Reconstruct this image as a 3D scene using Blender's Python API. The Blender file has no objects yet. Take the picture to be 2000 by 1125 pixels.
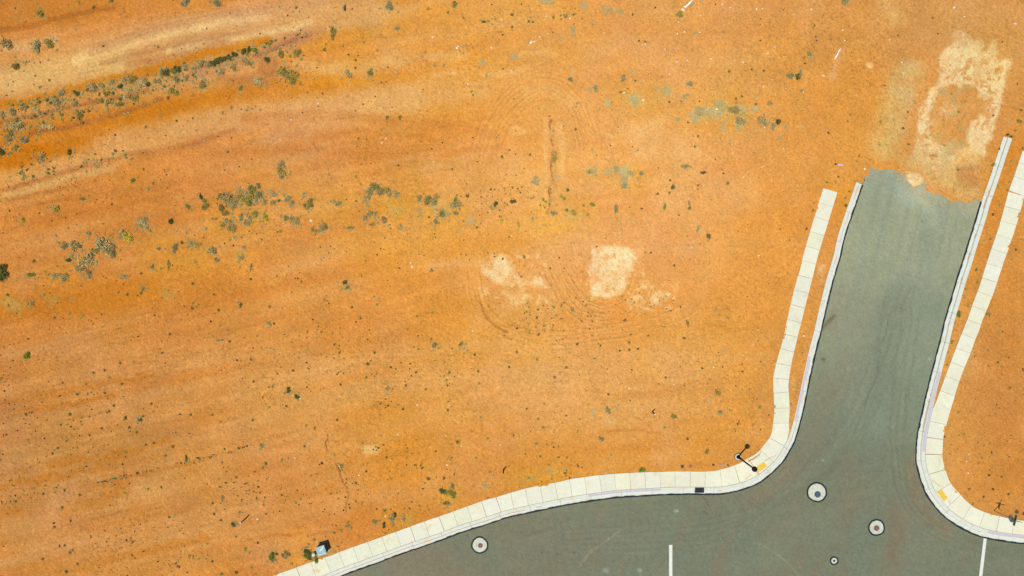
import bpy, math, random
import numpy as np
from mathutils import Vector
random.seed(7); rng = np.random.default_rng(11)
S = 0.05                                   # metres per photo pixel on the ground
def W(px, py, z=0.0): return ((px-1000)*S, (562.5-py)*S, z)

# ------------------------------------------------------------------ camera, sky, sun, exposure
scn = bpy.context.scene
C = bpy.data.collections.new('scene'); scn.collection.children.link(C)
cam = bpy.data.objects.new('camera', bpy.data.cameras.new('camera')); C.objects.link(cam)
H = 66.0
cam.location = (0, 0, H); cam.rotation_euler = (0, 0, 0)
cam.data.sensor_width = 36; cam.data.lens = 18*H/50.0; cam.data.clip_end = 6000
scn.camera = cam
SX, SY, EL = -0.67, -0.74, math.radians(73.3)      # the sun stands low-left of the photo, high up
w = bpy.data.worlds.new('World'); scn.world = w; w.use_nodes = True
nt = w.node_tree; bg = nt.nodes['Background']
sky = nt.nodes.new('ShaderNodeTexSky'); sky.sky_type = 'NISHITA'; sky.sun_disc = False
sky.sun_elevation = EL; sky.sun_rotation = math.atan2(SX, SY)
nt.links.new(sky.outputs[0], bg.inputs[0]); bg.inputs[1].default_value = 0.06
sl = bpy.data.lights.new('sun', 'SUN'); sl.energy = 4.4; sl.angle = math.radians(0.5); sl.color = (1, 0.955, 0.88)
sun = bpy.data.objects.new('sun', sl); C.objects.link(sun)
n_ = math.hypot(SX, SY)
sun.rotation_euler = Vector((SX/n_*math.cos(EL), SY/n_*math.cos(EL), math.sin(EL))).to_track_quat('Z', 'Y').to_euler()
scn.view_settings.view_transform = 'Standard'; scn.view_settings.look = 'None'
scn.view_settings.exposure = 0.0; scn.view_settings.gamma = 1
KL = np.array([1.52, 1.50, 1.46])          # light on level ground: albedo = picture value / KL

def lin(c):
    c = np.asarray(c, float)/255.0
    return np.where(c <= .04045, c/12.92, ((c+.055)/1.055)**2.4)
def alb(c): return lin(c)/KL
# ------------------------------------------------------------------ materials
def mat(name, rgb=None, rough=0.9, attr=None, objcol=False, n1=None, n2=None, bump=None, metallic=0, stain=None, spec=0.2):
    """rgb: albedo; attr: colour attribute; n1/n2: (scale, low, high) brightness noises; stain: (rgb, scale, lo, hi)"""
    m = bpy.data.materials.new(name); m.use_nodes = True; t = m.node_tree; L = t.links.new
    b = t.nodes['Principled BSDF']; b.inputs['Roughness'].default_value = rough; b.inputs['Metallic'].default_value = metallic
    b.inputs['Specular IOR Level'].default_value = spec
    geo = t.nodes.new('ShaderNodeNewGeometry')
    if attr:
        a = t.nodes.new('ShaderNodeAttribute'); a.attribute_name = attr; col = a.outputs['Color']
    elif objcol:
        a = t.nodes.new('ShaderNodeObjectInfo'); col = a.outputs['Color']
    else:
        a = t.nodes.new('ShaderNodeRGB'); a.outputs[0].default_value = (*rgb, 1); col = a.outputs[0]
    if attr and objcol:
        oi = t.nodes.new('ShaderNodeObjectInfo'); mx = t.nodes.new('ShaderNodeMix'); mx.data_type = 'RGBA'; mx.blend_type = 'MULTIPLY'
        mx.inputs[0].default_value = 1; L(col, mx.inputs[6]); L(oi.outputs['Color'], mx.inputs[7]); col = mx.outputs[2]
    if stain:
        nz = t.nodes.new('ShaderNodeTexNoise'); nz.inputs['Scale'].default_value = stain[1]; nz.inputs['Detail'].default_value = 6
        L(geo.outputs['Position'], nz.inputs['Vector'])
        mr = t.nodes.new('ShaderNodeMapRange'); mr.inputs['From Min'].default_value = stain[2]; mr.inputs['From Max'].default_value = stain[3]
        L(nz.outputs[0], mr.inputs[0])
        mx = t.nodes.new('ShaderNodeMix'); mx.data_type = 'RGBA'; L(mr.outputs[0], mx.inputs[0]); L(col, mx.inputs[6]); mx.inputs[7].default_value = (*stain[0], 1)
        col = mx.outputs[2]
    for n in (n1, n2):
        if not n: continue
        nz = t.nodes.new('ShaderNodeTexNoise'); nz.inputs['Scale'].default_value = n[0]; nz.inputs['Detail'].default_value = 4
        L(geo.outputs['Position'], nz.inputs['Vector'])
        mr = t.nodes.new('ShaderNodeMapRange'); mr.inputs['From Min'].default_value = .3; mr.inputs['From Max'].default_value = .7
        mr.inputs['To Min'].default_value = n[1]; mr.inputs['To Max'].default_value = n[2]; L(nz.outputs[0], mr.inputs[0])
        mx = t.nodes.new('ShaderNodeMix'); mx.data_type = 'RGBA'; mx.blend_type = 'MULTIPLY'; mx.inputs[0].default_value = 1
        L(col, mx.inputs[6]); L(mr.outputs[0], mx.inputs[7]); col = mx.outputs[2]
    L(col, b.inputs['Base Color'])
    if bump:
        nz = t.nodes.new('ShaderNodeTexNoise'); nz.inputs['Scale'].default_value = bump[0]; nz.inputs['Detail'].default_value = 5
        L(geo.outputs['Position'], nz.inputs['Vector'])
        bp = t.nodes.new('ShaderNodeBump'); bp.inputs['Strength'].default_value = bump[1]; bp.inputs['Distance'].default_value = bump[2]
        L(nz.outputs[0], bp.inputs['Height']); L(bp.outputs[0], b.inputs['Normal'])
    return m
M = {}
M['dirt'] = mat('dirt', attr='Col', rough=.97, n1=(13, .86, 1.14), n2=(2.6, .96, 1.04), bump=(6, .6, .05), spec=.1)
M['asphalt'] = mat('asphalt', attr='Col', rough=.9, n1=(14, .87, 1.13), n2=(3.5, .965, 1.035), bump=(30, .5, .02))
M['concrete'] = mat('concrete', attr='Col', rough=.85, n1=(3, .94, 1.03), n2=(.6, .95, 1.02), bump=(20, .3, .01), stain=(tuple(alb((236, 205, 150))), .7, .60, .80))
M['kerb'] = mat('kerb_concrete', tuple(alb((232, 237, 222))), n1=(2.2, .93, 1.04), n2=(10, .95, 1.03), stain=(tuple(alb((236, 214, 165))), .9, .56, .78))
M['seal'] = mat('tar_seal', (.010, .016, .022), rough=.7, n1=(3, .7, 1.5))
M['dust'] = mat('red_dust', tuple(alb((214, 140, 90))), n1=(4, .8, 1.2))
M['lav'] = mat('faded_kerb_paint', tuple(alb((214, 206, 217))), n1=(5, .92, 1.04))
M['mark'] = mat('road_paint', tuple(alb((240, 245, 232))), n1=(6, .9, 1.03))
M['yellow'] = mat('yellow_tactile', tuple(alb((250, 208, 82))), n1=(4, .93, 1.05))
M['collar'] = mat('collar_concrete', tuple(alb((222, 226, 204))), n1=(4, .84, 1.05), n2=(1.2, .94, 1.03))
M['iron_blue'] = mat('iron_blue_grey', tuple(alb((72, 98, 110))), rough=.6, n1=(8, .85, 1.15))
M['iron_brown'] = mat('iron_rust', tuple(alb((138, 108, 96))), rough=.8, n1=(6, .8, 1.2))
M['iron_dark'] = mat('iron_dark', (.03, .05, .055), rough=.6)
M['plastic_grey'] = mat('plastic_grey', tuple(alb((88, 84, 86))), rough=.7)
M['plastic_pale'] = mat('plastic_pale', tuple(alb((165, 130, 120))), rough=.7)
M['black'] = mat('black_paint', (.008, .008, .014), rough=.6, spec=.1)
M['teal'] = mat('painted_teal_steel', (.25,.40,.43), rough=.35, n1=(5, .9, 1.1), spec=.5)
M['palebox'] = mat('pale_box', (.42, .50, .47), rough=.5)
M['shaded_side'] = mat('cabinet_body_shaded', (.05, .07, .075), rough=.6)  # near-black: shade on the sides turned from the sun, painted into the colour
M['steel'] = mat('galvanised_steel', (.30, .30, .27), rough=.55, metallic=.3)
M['green_sign'] = mat('green_sign', (.01, .12, .08), rough=.5)
M['red_sign'] = mat('red_sign', (.5, .02, .02), rough=.5)
M['stake'] = mat('stake_wood', (.10, .03, .02), rough=.9)
M['stake_dark'] = mat('stake_purple', (.04, .015, .05), rough=.8)
M['white'] = mat('white_cap', (.75, .75, .7))
M['glass_lamp'] = mat('lamp_glass', (.05, .05, .06), rough=.3, spec=.5)
M['leaf'] = mat('leaf', attr='Col', objcol=True, rough=.85, spec=.1)
M['speck'] = mat('speck', attr='Col', rough=.95, spec=.05)
M['stone'] = mat('stone', objcol=True, rough=.9, n1=(12, .85, 1.1))
# ------------------------------------------------------------------ noise and painting helpers
def vn(x, y, seed):
    t = np.random.default_rng(seed).random((256, 256))
    xi = np.floor(x).astype(int); yi = np.floor(y).astype(int); fx = x-xi; fy = y-yi
    fx = fx*fx*(3-2*fx); fy = fy*fy*(3-2*fy)
    a = t[xi & 255, yi & 255]; b = t[(xi+1) & 255, yi & 255]; c = t[xi & 255, (yi+1) & 255]; d = t[(xi+1) & 255, (yi+1) & 255]
    return (a*(1-fx)+b*fx)*(1-fy)+(c*(1-fx)+d*fx)*fy
def fbm(x, y, scale, seed, octv=4, gain=.5):
    s = 0; a = 1; tot = 0
    for o in range(octv):
        s = s+a*vn(x/scale+37.1*o, y/scale+91.7*o, seed+o); tot += a; a *= gain; scale /= 2.03
    return s/tot*2-1
def streak(x, y, ang, lx, ly, seed, octv=3):
    c, s = math.cos(ang), math.sin(ang)
    return fbm((x*c-y*s)/lx, (x*s+y*c)/ly, 1.0, seed, octv)
def segdist(X, Y, pts):
    best = np.full(X.shape, 1e9)
    for (x0, y0), (x1, y1) in zip(pts[:-1], pts[1:]):
        dx, dy = x1-x0, y1-y0; q = dx*dx+dy*dy+1e-9
        t = np.clip(((X-x0)*dx+(Y-y0)*dy)/q, 0, 1)
        best = np.minimum(best, (X-x0-t*dx)**2+(Y-y0-t*dy)**2)
    return np.sqrt(best)
def inside(X, Y, poly):
    r = np.zeros(X.shape, bool); n = len(poly)
    for i in range(n):
        x0, y0 = poly[i]; x1, y1 = poly[(i+1) % n]
        if y0 == y1: continue
        c = ((y0 > Y) != (y1 > Y)) & (X < (x1-x0)*(Y-y0)/(y1-y0)+x0)
        r ^= c
    return r
def sm(a, b, v): t = np.clip((v-a)/(b-a), 0, 1); return t*t*(3-2*t)
def catmull(pts, n=6):
    p = [np.array(q, float) for q in pts]; p = [2*p[0]-p[1]]+p+[2*p[-1]-p[-2]]; out = []
    for i in range(1, len(p)-2):
        for k in range(n):
            t = k/n
            out.append(.5*((2*p[i])+(-p[i-1]+p[i+1])*t+(2*p[i-1]-5*p[i]+4*p[i+1]-p[i+2])*t*t+(-p[i-1]+3*p[i]-3*p[i+1]+p[i+2])*t**3))
    out.append(p[-2]); return np.array(out)
def resample(pts, step, soft=True):
    p = catmull(pts) if soft else np.array(pts, float)
    d = np.r_[0, np.cumsum(np.hypot(*np.diff(p, axis=0).T))]; n = max(2, int(round(d[-1]/step))+1)
    s = np.linspace(0, d[-1], n); return np.c_[np.interp(s, d, p[:, 0]), np.interp(s, d, p[:, 1])]
def smooth(p, k=3):
    p = p.copy()
    for _ in range(k): p[1:-1] = (p[:-2]+2*p[1:-1]+p[2:])/4
    return p
class Canvas:
    def __init__(s, xs, ys, base):
        s.xs, s.ys = xs, ys; s.X, s.Y = np.meshgrid(xs, ys, indexing='ij')
        s.c = np.ones(s.X.shape+(3,))*np.array(base, float); s.h = np.zeros(s.X.shape)
    def sub(s, pts, pad):
        p = np.array(pts); i0, i1 = np.searchsorted(s.xs, (p[:, 0].min()-pad, p[:, 0].max()+pad)); j0, j1 = np.searchsorted(s.ys, (p[:, 1].min()-pad, p[:, 1].max()+pad))
        return slice(i0, i1), slice(j0, j1)
    def stroke(s, pts, w, col, a=1.0, soft=.5, warp=6, wscale=25, rough=.35, h=0.0, seed=1, ends=0):
        """soft band along a polyline, colour col (picture sRGB), half width w px; h adds height in metres"""
        sl = s.sub(pts, w*(1+soft)+warp*2+4)
        X, Y = s.X[sl], s.Y[sl]
        if X.size == 0: return
        xx = X+warp*fbm(X, Y, wscale, seed*7+1, 4, .6); yy = Y+warp*fbm(X, Y, wscale, seed*7+5, 4, .6)
        d = segdist(xx, yy, pts)
        m = 1-sm(w*(1-soft), w*(1+soft), d)
        if rough: m = m*np.clip(1-rough*.35+rough*(1.2*fbm(X, Y, 26, seed+77, 4)+.13*np.random.default_rng(seed).normal(0, 1, X.shape)), 0, 1)
        if h: s.h[sl] += m*h
        if col is not None:
            m = (m*a)[..., None]; s.c[sl] = s.c[sl]*(1-m)+np.array(col, float)*m
    def area(s, poly, col, a=1.0, soft=6, warp=8, wscale=18, rough=.3, seed=1, rs=9):
        sl = s.sub(poly, soft+warp*2+4); X, Y = s.X[sl], s.Y[sl]
        if X.size == 0: return
        xx = X+warp*fbm(X, Y, wscale, seed*7+1, 5, .65); yy = Y+warp*fbm(X, Y, wscale, seed*7+5, 5, .65)
        d = segdist(xx, yy, list(poly)+[poly[0]]); ins = inside(xx, yy, poly)
        m = sm(-soft, soft, np.where(ins, d, -d))
        if rough: m = m*np.clip(1.1-rough*.25+rough*(1.1*fbm(X, Y, rs*3.5, seed+77, 4)+.13*np.random.default_rng(seed).normal(0, 1, X.shape)), 0, 1)
        m = (m*a)[..., None]; s.c[sl] = s.c[sl]*(1-m)+np.array(col, float)*m
    def mottle(s, poly, col, a=.7, scale=9, t0=.05, t1=.3, seed=1, stretch=1.0, ang=0.0):
        """crisp-edged crumbs of another soil inside an outline"""
        sl = s.sub(poly, 12); X, Y = s.X[sl], s.Y[sl]
        xx = X+9*fbm(X, Y, 16, seed*5+1, 3); yy = Y+9*fbm(X, Y, 16, seed*5+3, 3)
        d = segdist(xx, yy, list(poly)+[poly[0]]); m = sm(-6, 8, np.where(inside(xx, yy, poly), d, -d))
        c_, s_ = math.cos(ang), math.sin(ang)
        m = m*sm(t0, t1, fbm((X*c_-Y*s_)/stretch, X*s_+Y*c_, scale, seed+50, 4, .6))
        m = (m*a)[..., None]; s.c[sl] = s.c[sl]*(1-m)+np.array(col, float)*m
    def ruts(s, pts, w, sp, amp, dark=.10, seed=1, warp=2.0):
        """tyre ruts: parallel ridges along a curve"""
        sl = s.sub(pts, w*1.3+6); X, Y = s.X[sl], s.Y[sl]
        xx = X+warp*fbm(X, Y, 30, seed*3+1, 2); yy = Y+warp*fbm(X, Y, 30, seed*3+2, 2)
        d = segdist(xx, yy, pts); e = (1-sm(w*.6, w*1.2, d))*np.clip(.6+.9*fbm(X, Y, 50, seed+9, 2), 0, 1)
        ed = np.minimum(np.hypot(X-pts[0][0], Y-pts[0][1]), np.hypot(X-pts[-1][0], Y-pts[-1][1])); e = e*sm(w*1.1, w*2.6, ed)
        r = np.cos(2*math.pi*d/sp)*(.7+.6*fbm(X, Y, 11, seed+31, 2))
        s.h[sl] += r*e*amp
        s.c[sl] *= (1+r*e*dark)[..., None]

# ------------------------------------------------------------------ outlines traced on the ground plane (photo px = 5 cm)
EL_ = [(1684.8,360.5),(1673,394),(1664,419.5),(1652.4,454),(1645.5,479.5),(1641,502),(1626.8,549.8),(1611.9,609.5),(1604.4,644.3),(1593.2,686.6),(1583.3,731.4),(1573.5,778),(1568,804),(1562.4,826.4),(1557.6,844),(1550.4,864.8),(1540,884),(1530.4,900),(1516,916),(1500,930.4),(1484,941.6),(1468,949.6),(1452,955.2),(1436,959.5),(1418,963),(1400,964.8),(1319,964.8),(1265,967.5),(1211,970.7),(1170.5,975.6),(1116.5,983.7),(1076,991.8),(1032.8,1001),(989.6,1010.7),(968,1018),(927.5,1031),(895,1041.7),(860,1055),(800,1075.6),(776,1084),(752,1093),(728,1102),(708.8,1109),(686,1117),(665.6,1124.8),(560,1167),(350,1252),(120,1345),(-200,1470)]
ER_ = [(1961.5,266),(1950,300),(1935,346),(1918.5,393),(1909,426.4),(1892.8,477),(1881.5,515),(1873,539.8),(1860.7,582),(1848,624.4),(1839.5,661.7),(1830.8,694),(1824.6,719),(1817,746.3),(1809.7,777.4),(1800.5,818),(1794,850),(1791,887.8),(1792.5,909.5),(1799.3,933.9),(1810,963.7),(1825,985.4),(1844,1007),(1868.4,1024.7),(1895.5,1039.6),(1922.6,1049),(1949.8,1054.5),(1977,1058.5),(2000,1060.7),(2100,1066),(2300,1072),(2600,1078)]
EDGE = [(1684.8,360.5),(1689,352),(1696,338),(1703,327),(1722,330),(1740,333),(1754,340),(1766,336),(1769,350),(1775,362),(1786,364),(1798,358),(1803,352),(1809,364),(1808,374),(1826,381),(1842,379),(1847,390),(1865,389),(1883,397),(1897,392),(1907,387),(1918.5,393)]
EL = smooth(resample(EL_, 5)); ER = smooth(resample(ER_, 5))
KWL, KWR = 13.5, 15.5
def offset(p, d):
    t = np.gradient(p, axis=0); t /= np.hypot(t[:, 0], t[:, 1])[:, None]+1e-9
    d = np.asarray(d)
    if d.ndim: d = d[:, None]
    return p+np.c_[-t[:, 1], t[:, 0]]*d
# away from the road: left edge runs down the photo, its left-hand normal in px space (y down) is (-ty, tx)
KBL = offset(EL, KWL); KBR = offset(ER, -KWR)
if KBL[5, 0] > EL[5, 0]: KBL = offset(EL, -KWL); sgnL = -1
else: sgnL = 1
if KBR[5, 0] < ER[5, 0]: KBR = offset(ER, KWR); sgnR = 1
else: sgnR = -1
iR = int(np.argmin(np.hypot(ER[:, 0]-1918.5, ER[:, 1]-393)))
ROAD = [tuple(q) for q in EDGE]+[tuple(q) for q in ER[iR+1:]]+[(2600, 1500), (-200, 1500)]+[tuple(q) for q in EL[::-1][:-1]]
# the pavements: outer edge (dirt side) and inner edge (kerb side)
OL = [(1607.4,367.5),(1590,425),(1570.4,492),(1563,523),(1554.6,551),(1539.7,612),(1529.8,659),(1518.6,699),(1511,731),(1509.9,751),(1511,779),(1512,804),(1510,825),(1506,848.8),(1493.6,867.2),(1480.8,882.4),(1463,893.6),(1439,907),(1415,915),(1391,920),(1361.6,920.8),(1330,920.4),(1300,920.8),(1267.7,921.6),(1238,923),(1208,924.8),(1178.6,927),(1146,931),(1116.5,935),(1086.8,941.8),(1057,947.2),(1027.4,953.5),(997.7,962),(968,970.7),(941,978.5),(911,989),(881.6,1000),(860,1007.5),(800,1028.6),(738.8,1051),(708.8,1061.5),(678.8,1072),(651,1082.8),(620,1093),(592.4,1103),(563.6,1113.4),(460,1152),(280,1222),(60,1308)]
IL = [(1635.8,374.4),(1616,440),(1598,498),(1583,558.5),(1568,618),(1557,662),(1547,704),(1541.7,735),(1539.7,754),(1541.7,779),(1542.4,804),(1540.8,826.4)]
OR = [(2030,300),(2015,340),(2003,373),(1984,441),(1964,500),(1951,537.8),(1942,567),(1930,596.7),(1918.4,625.4),(1896.7,683.7),(1874,741.7),(1855.9,801.2),(1848,829),(1842.7,849.8),(1840.8,874),(1840.8,898.6),(1853.5,939),(1868,958),(1882.5,974),(1899.6,989.4),(1922.6,1000),(1952.5,1008.4),(1977,1013),(2000,1016.5),(2100,1022),(2300,1028),(2560,1034)]
IR = [(1996,294.7),(1980.6,341),(1969,373),(1950.6,441),(1931,498),(1920.8,530),(1911.8,559.5),(1898.5,593.7),(1890.6,617.8),(1868,674.6),(1846.8,731),(1836,760),(1828,783)]

# ------------------------------------------------------------------ the red ground: one sheet out to the horizon
def coarse(a, sgn):
    v = [a]; st = 4.0
    while abs(v[-1]-1000) < 40000: v.append(v[-1]+sgn*st); st *= 1.22
    return v[1:]
xs = np.array(sorted(coarse(-30, -1)+list(np.arange(-30, 2031, 2.0))+coarse(2030, 1)))
ys = np.array(sorted(coarse(-30, -1)+list(np.arange(-30, 1157, 2.0))+coarse(1156, 1)))
G = Canvas(xs, ys, (222, 150, 80)); X, Y = G.X, G.Y
def tint(mask, col):
    m = mask[..., None]; G.c[:] = G.c*(1-m)+np.array(col, float)*m
# broad soil zones
tint(.85*sm(-.35, .45, fbm(X, Y, 420, 3, 3)+.7*(1-sm(200, 900, np.hypot((X-820)*.8, (Y-450)*1.3)))-.25), (230, 154, 66))
tint(.9*sm(0, .8, 1-np.hypot((X-120)/700, (Y-880)/330)), (208, 149, 90))
tint(.6*sm(0, 1, 1-np.hypot((X-600)/420, (Y-740)/160)), (226, 164, 100))
tint(.6*sm(0, 1, 1-np.hypot((X-300)/360, (Y-410)/110)), (216, 138, 72))
tint(.5*sm(-.3, .4, fbm(X, Y, 150, 701, 4)), (226, 158, 92))
tint(.8*sm(0, 1, 1-np.hypot((X-1080)/480, (Y-760)/150)), (233, 170, 106))
tint(.5*sm(0, 1, 1-np.hypot((X-1150)/300, (Y-330)/160)), (232, 165, 96))
tint(.5*sm(0, 1, 1-np.hypot((X-1830)/330, (Y-60)/130)), (214, 154, 92))
tint(.55*sm(0, 1, 1-np.hypot((X-750)/470, (Y-290)/75)), (216, 136, 70))
tint(.45*sm(0, 1, 1-np.hypot((X-130)/300, (Y-400)/80)), (208, 134, 70))
tint(.5*sm(0, 1, 1-np.hypot((X-700)/420, (Y-1010)/110)), (216, 138, 58))
tint(.7*sm(1830, 1960, X)*sm(380, 640, Y), (205, 130, 66))
tint(.5*sm(1830, 1960, X)*sm(180, 300, Y)*(1-sm(380, 640, Y)), (214, 132, 46))
# wind and grader streaks
a1 = streak(X, Y, math.radians(14), 260, 26, 21); a2 = streak(X, Y, math.radians(4), 240, 20, 25)
wl = 1-sm(700, 1100, X+(Y-560)*.3)
st = (a1*wl+a2*(1-wl)*(.75))
tint(np.clip(st*.9-.05, 0, .45)*(1-.6*sm(1300, 1700, X)), (228, 170, 110))
tint(np.clip(-st*.9-.08, 0, .38)*(1-.6*sm(1300, 1700, X)), (212, 132, 62))
st2 = streak(X, Y, math.radians(12), 120, 9, 31)
G.c *= (1+.05*st2*(wl*.8+.2))[..., None]
tint(.42*sm(.08, .5, fbm(X, Y, 120, 901, 6, .62)), (231, 170, 112))
tint(.26*sm(.12, .5, -fbm(X, Y, 95, 911, 6, .62)), (216, 142, 62))
# top left: dark furrowed corner, the pale track, the deep orange strips and the berm
G.area([(-40,-40),(260,-40),(250,15),(120,48),(40,62),(-40,66)], (196,122,44), .8, 14, 12, seed=2)
G.area([(230,-40),(460,-40),(450,20),(300,30),(150,52)], (212,134,52), .7, 14, 12, seed=3)
G.stroke([(0,60),(60,52),(130,30),(220,14)], 5, (176,104,44), .6, .8, 6, seed=4)
G.stroke([(-40,102),(40,92),(110,76)], 9, (222,176,118), .75, .6, 8, seed=5, rough=.6)
G.stroke([(-60,184),(0,165),(150,133),(300,90),(450,58),(560,40),(640,30),(720,24)], 38, (218,166,104), .8, .5, 8, seed=6)
G.stroke([(-60,176),(0,160),(150,132),(230,116)], 24, (232,188,124), .75, .5, 9, seed=7)
G.stroke([(150,118),(300,72),(430,42),(520,30)], 9, (244,200,134), .8, .8, 7, seed=8)
G.stroke([(330,98),(430,84),(520,66),(610,44)], 7, (240,200,134), .75, .8, 6, seed=9)
G.stroke([(200,125),(300,98),(420,72),(470,62)], 5, (196,140,92), .6, .8, 6, seed=10)
G.stroke([(250,128),(320,114),(400,92),(440,84)], 6, (196,134,84), .65, .8, 6, seed=11)
G.stroke([(180,98),(300,58),(420,30),(520,18)], 9, (206,148,98), .6, .8, 6, seed=12)
G.stroke([(560,35),(640,28),(720,24),(800,24)], 13, (230,170,102), .6, .8, 10, seed=13, rough=.5)
G.stroke([(-60,212),(60,200),(120,185),(200,160),(300,138),(420,100),(520,82)], 9, (210,126,22), .85, .7, 7, seed=14)
G.stroke([(-60,268),(60,260),(180,240),(300,214),(420,190),(520,178),(640,176)], 26, (206,122,18), .68, .6, 9, seed=15)
G.stroke([(-60,330),(0,318),(80,296),(160,284)], 18, (204,118,14), .85, .6, 8, seed=16)
G.stroke([(560,118),(600,90),(660,78),(700,60)], 14, (226,144,46), .6, .8, 12, seed=17)
G.stroke([(560,150),(700,162),(800,150)], 10, (228,148,52), .6, .8, 10, seed=18)
G.stroke([(-60,244),(60,226),(180,196),(300,172),(420,150)], 24, (206,150,82), .65, .6, 9, seed=19, rough=.6, h=.10)
G.stroke([(380,150),(450,125),(500,108),(560,86),(620,64)], 13, (202,138,84), .7, .6, 8, seed=20, rough=.5, h=.12)
G.stroke([(-60,256),(30,236),(110,216),(190,198),(290,178)], 4, (170,104,62), .75, .8, 6, seed=21, h=-.07)
G.stroke([(60,262),(130,246),(200,230),(270,210),(315,190)], 4, (178,110,64), .75, .8, 5, seed=22, h=-.08)
G.stroke([(500,110),(550,90),(600,68)], 4, (168,108,80), .7, .8, 4, seed=23, h=-.08)
G.area([(500,115),(540,112),(545,150),(520,165),(420,160),(430,148),(505,148)], (190,124,72), .6, 6, 7, seed=24)
G.stroke([(580,128),(700,136),(760,120),(900,104)], 11, (234,178,112), .7, .8, 9, seed=25, rough=.4)
G.stroke([(-60,378),(60,352),(150,318),(260,278),(400,238),(560,214),(700,200),(800,192)], 25, (228,170,106), .85, .6, 9, seed=26)
G.stroke([(600,216),(760,196),(860,180),(930,176)], 26, (230,170,106), .6, .7, 14, seed=27)
G.stroke([(-60,400),(0,386),(70,368),(140,346),(220,328)], 6, (230,180,118), .8, .8, 5, seed=28)
G.stroke([(0,372),(80,350),(170,322),(260,300),(380,282),(460,252)], 5, (188,120,72), .6, .8, 6, seed=29, rough=.6)
G.stroke([(-60,404),(30,388),(120,366)], 3, (178,112,66), .4, .8, 6, seed=30)
for k, (p, wd, a) in enumerate([([(480,232),(640,222),(800,236),(960,262)],10,.5), ([(420,300),(560,292),(760,300),(980,290)],8,.45), ([(560,268),(700,256),(840,270)],7,.4)]):
    G.stroke(p, wd, (204,126,62), a, .8, 10, seed=31+k, rough=.5)
G.stroke([(0,596),(60,600),(140,590),(300,570)], 26, (218,140,44), .55, .8, 20, seed=35)
G.area([(640,460),(900,440),(1100,440),(1000,500),(720,560)], (232,158,62), .5, 40, 20, 60, seed=36)
for k, (p, wd) in enumerate([([(-40,770),(100,742),(260,718),(420,700)],12), ([(-40,700),(60,690),(200,684)],10), ([(-40,840),(120,812),(220,785),(420,745)],9), ([(-40,1040),(80,1010),(250,965),(420,935)],15), ([(0,1105),(120,1065),(260,1035),(420,990)],10), ([(400,700),(560,690),(660,720)],14), ([(480,800),(700,770),(900,740),(1100,735)],15)]):
    G.stroke(p, wd, (226,166,104), .5, .8, 12, seed=40+k, rough=.3)
for k, (p, wd) in enumerate([([(-40,790),(60,780),(150,760),(300,735)],6), ([(100,905),(220,890),(330,860)],7), ([(-40,960),(80,935),(200,915)],6), ([(130,1000),(190,975),(240,955)],14), ([(-40,1005),(40,995)],8), ([(120,1120),(250,1085),(400,1050)],9), ([(40,800),(130,790),(220,770)],5)]):
    G.stroke(p, wd, (204,128,50), .55, .8, 10, seed=50+k, rough=.4)
# bleached patches
PALE = (254, 214, 162)
G.area([(1158,484),(1190,480),(1228,484),(1240,500),(1228,540),(1214,572),(1190,582),(1160,580),(1150,558),(1152,520)], PALE, .95, 6, 9, 14, rough=.75, seed=60, rs=7)
G.area([(948,506),(985,498),(1000,520),(1020,545),(1060,548),(1062,560),(1020,562),(980,556),(960,548),(944,530)], PALE, .85, 7, 10, 14, rough=1.0, seed=61, rs=7)
G.mottle([(1150,476),(1240,480),(1232,550),(1200,590),(1140,580)], (228,164,96), .75, 8, .14, .32, 180)
G.mottle([(1120,480),(1262,476),(1262,600),(1120,600)], (252,208,150), .5, 8, .2, .4, 181)
G.mottle([(935,490),(1080,490),(1080,610),(935,600)], (251,206,148), .6, 10, .12, .34, 182)
G.mottle([(1220,545),(1320,550),(1316,612),(1225,606)], (250,206,150), .6, 7, .1, .3, 183)
G.area([(985,572),(1022,568),(1038,580),(1024,594),(1000,596)], PALE, .6, 6, 8, 12, rough=1.0, seed=62)
G.area([(1250,560),(1290,566),(1306,580),(1290,596),(1256,598),(1236,586)], PALE, .7, 8, 9, 12, rough=1.3, seed=63, rs=6)
G.stroke([(840,520),(900,510),(940,514)], 10, (236,174,110), .6, .8, 8, seed=64)
G.stroke([(718,880),(732,878)], 9, (250,208,150), .8, .9, 5, seed=65, rough=.8)
G.stroke([(1185,822),(1195,824)], 8, (250,206,152), .6, .9, 5, seed=66, rough=.8)
G.stroke([(1250,280),(1330,290),(1370,300)], 22, (240,182,118), .5, .8, 16, seed=67, rough=.8)
G.stroke([(1230,250),(1200,268),(1290,236)], 12, (244,190,128), .4, .8, 14, seed=68, rough=.9)
G.area([(1400,340),(1480,340),(1490,390),(1440,410),(1405,380)], (232,168,100), .5, 12, 12, seed=69)
for k, p in enumerate([[(1020,110),(1060,100),(1085,105)], [(940,145),(1000,140),(1030,130)], [(1030,255),(1000,262),(1010,250)], [(850,143),(890,143)]]):
    G.stroke(p, 5, (244,182,112), .6, .9, 8, seed=70+k, rough=.6)
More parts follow.
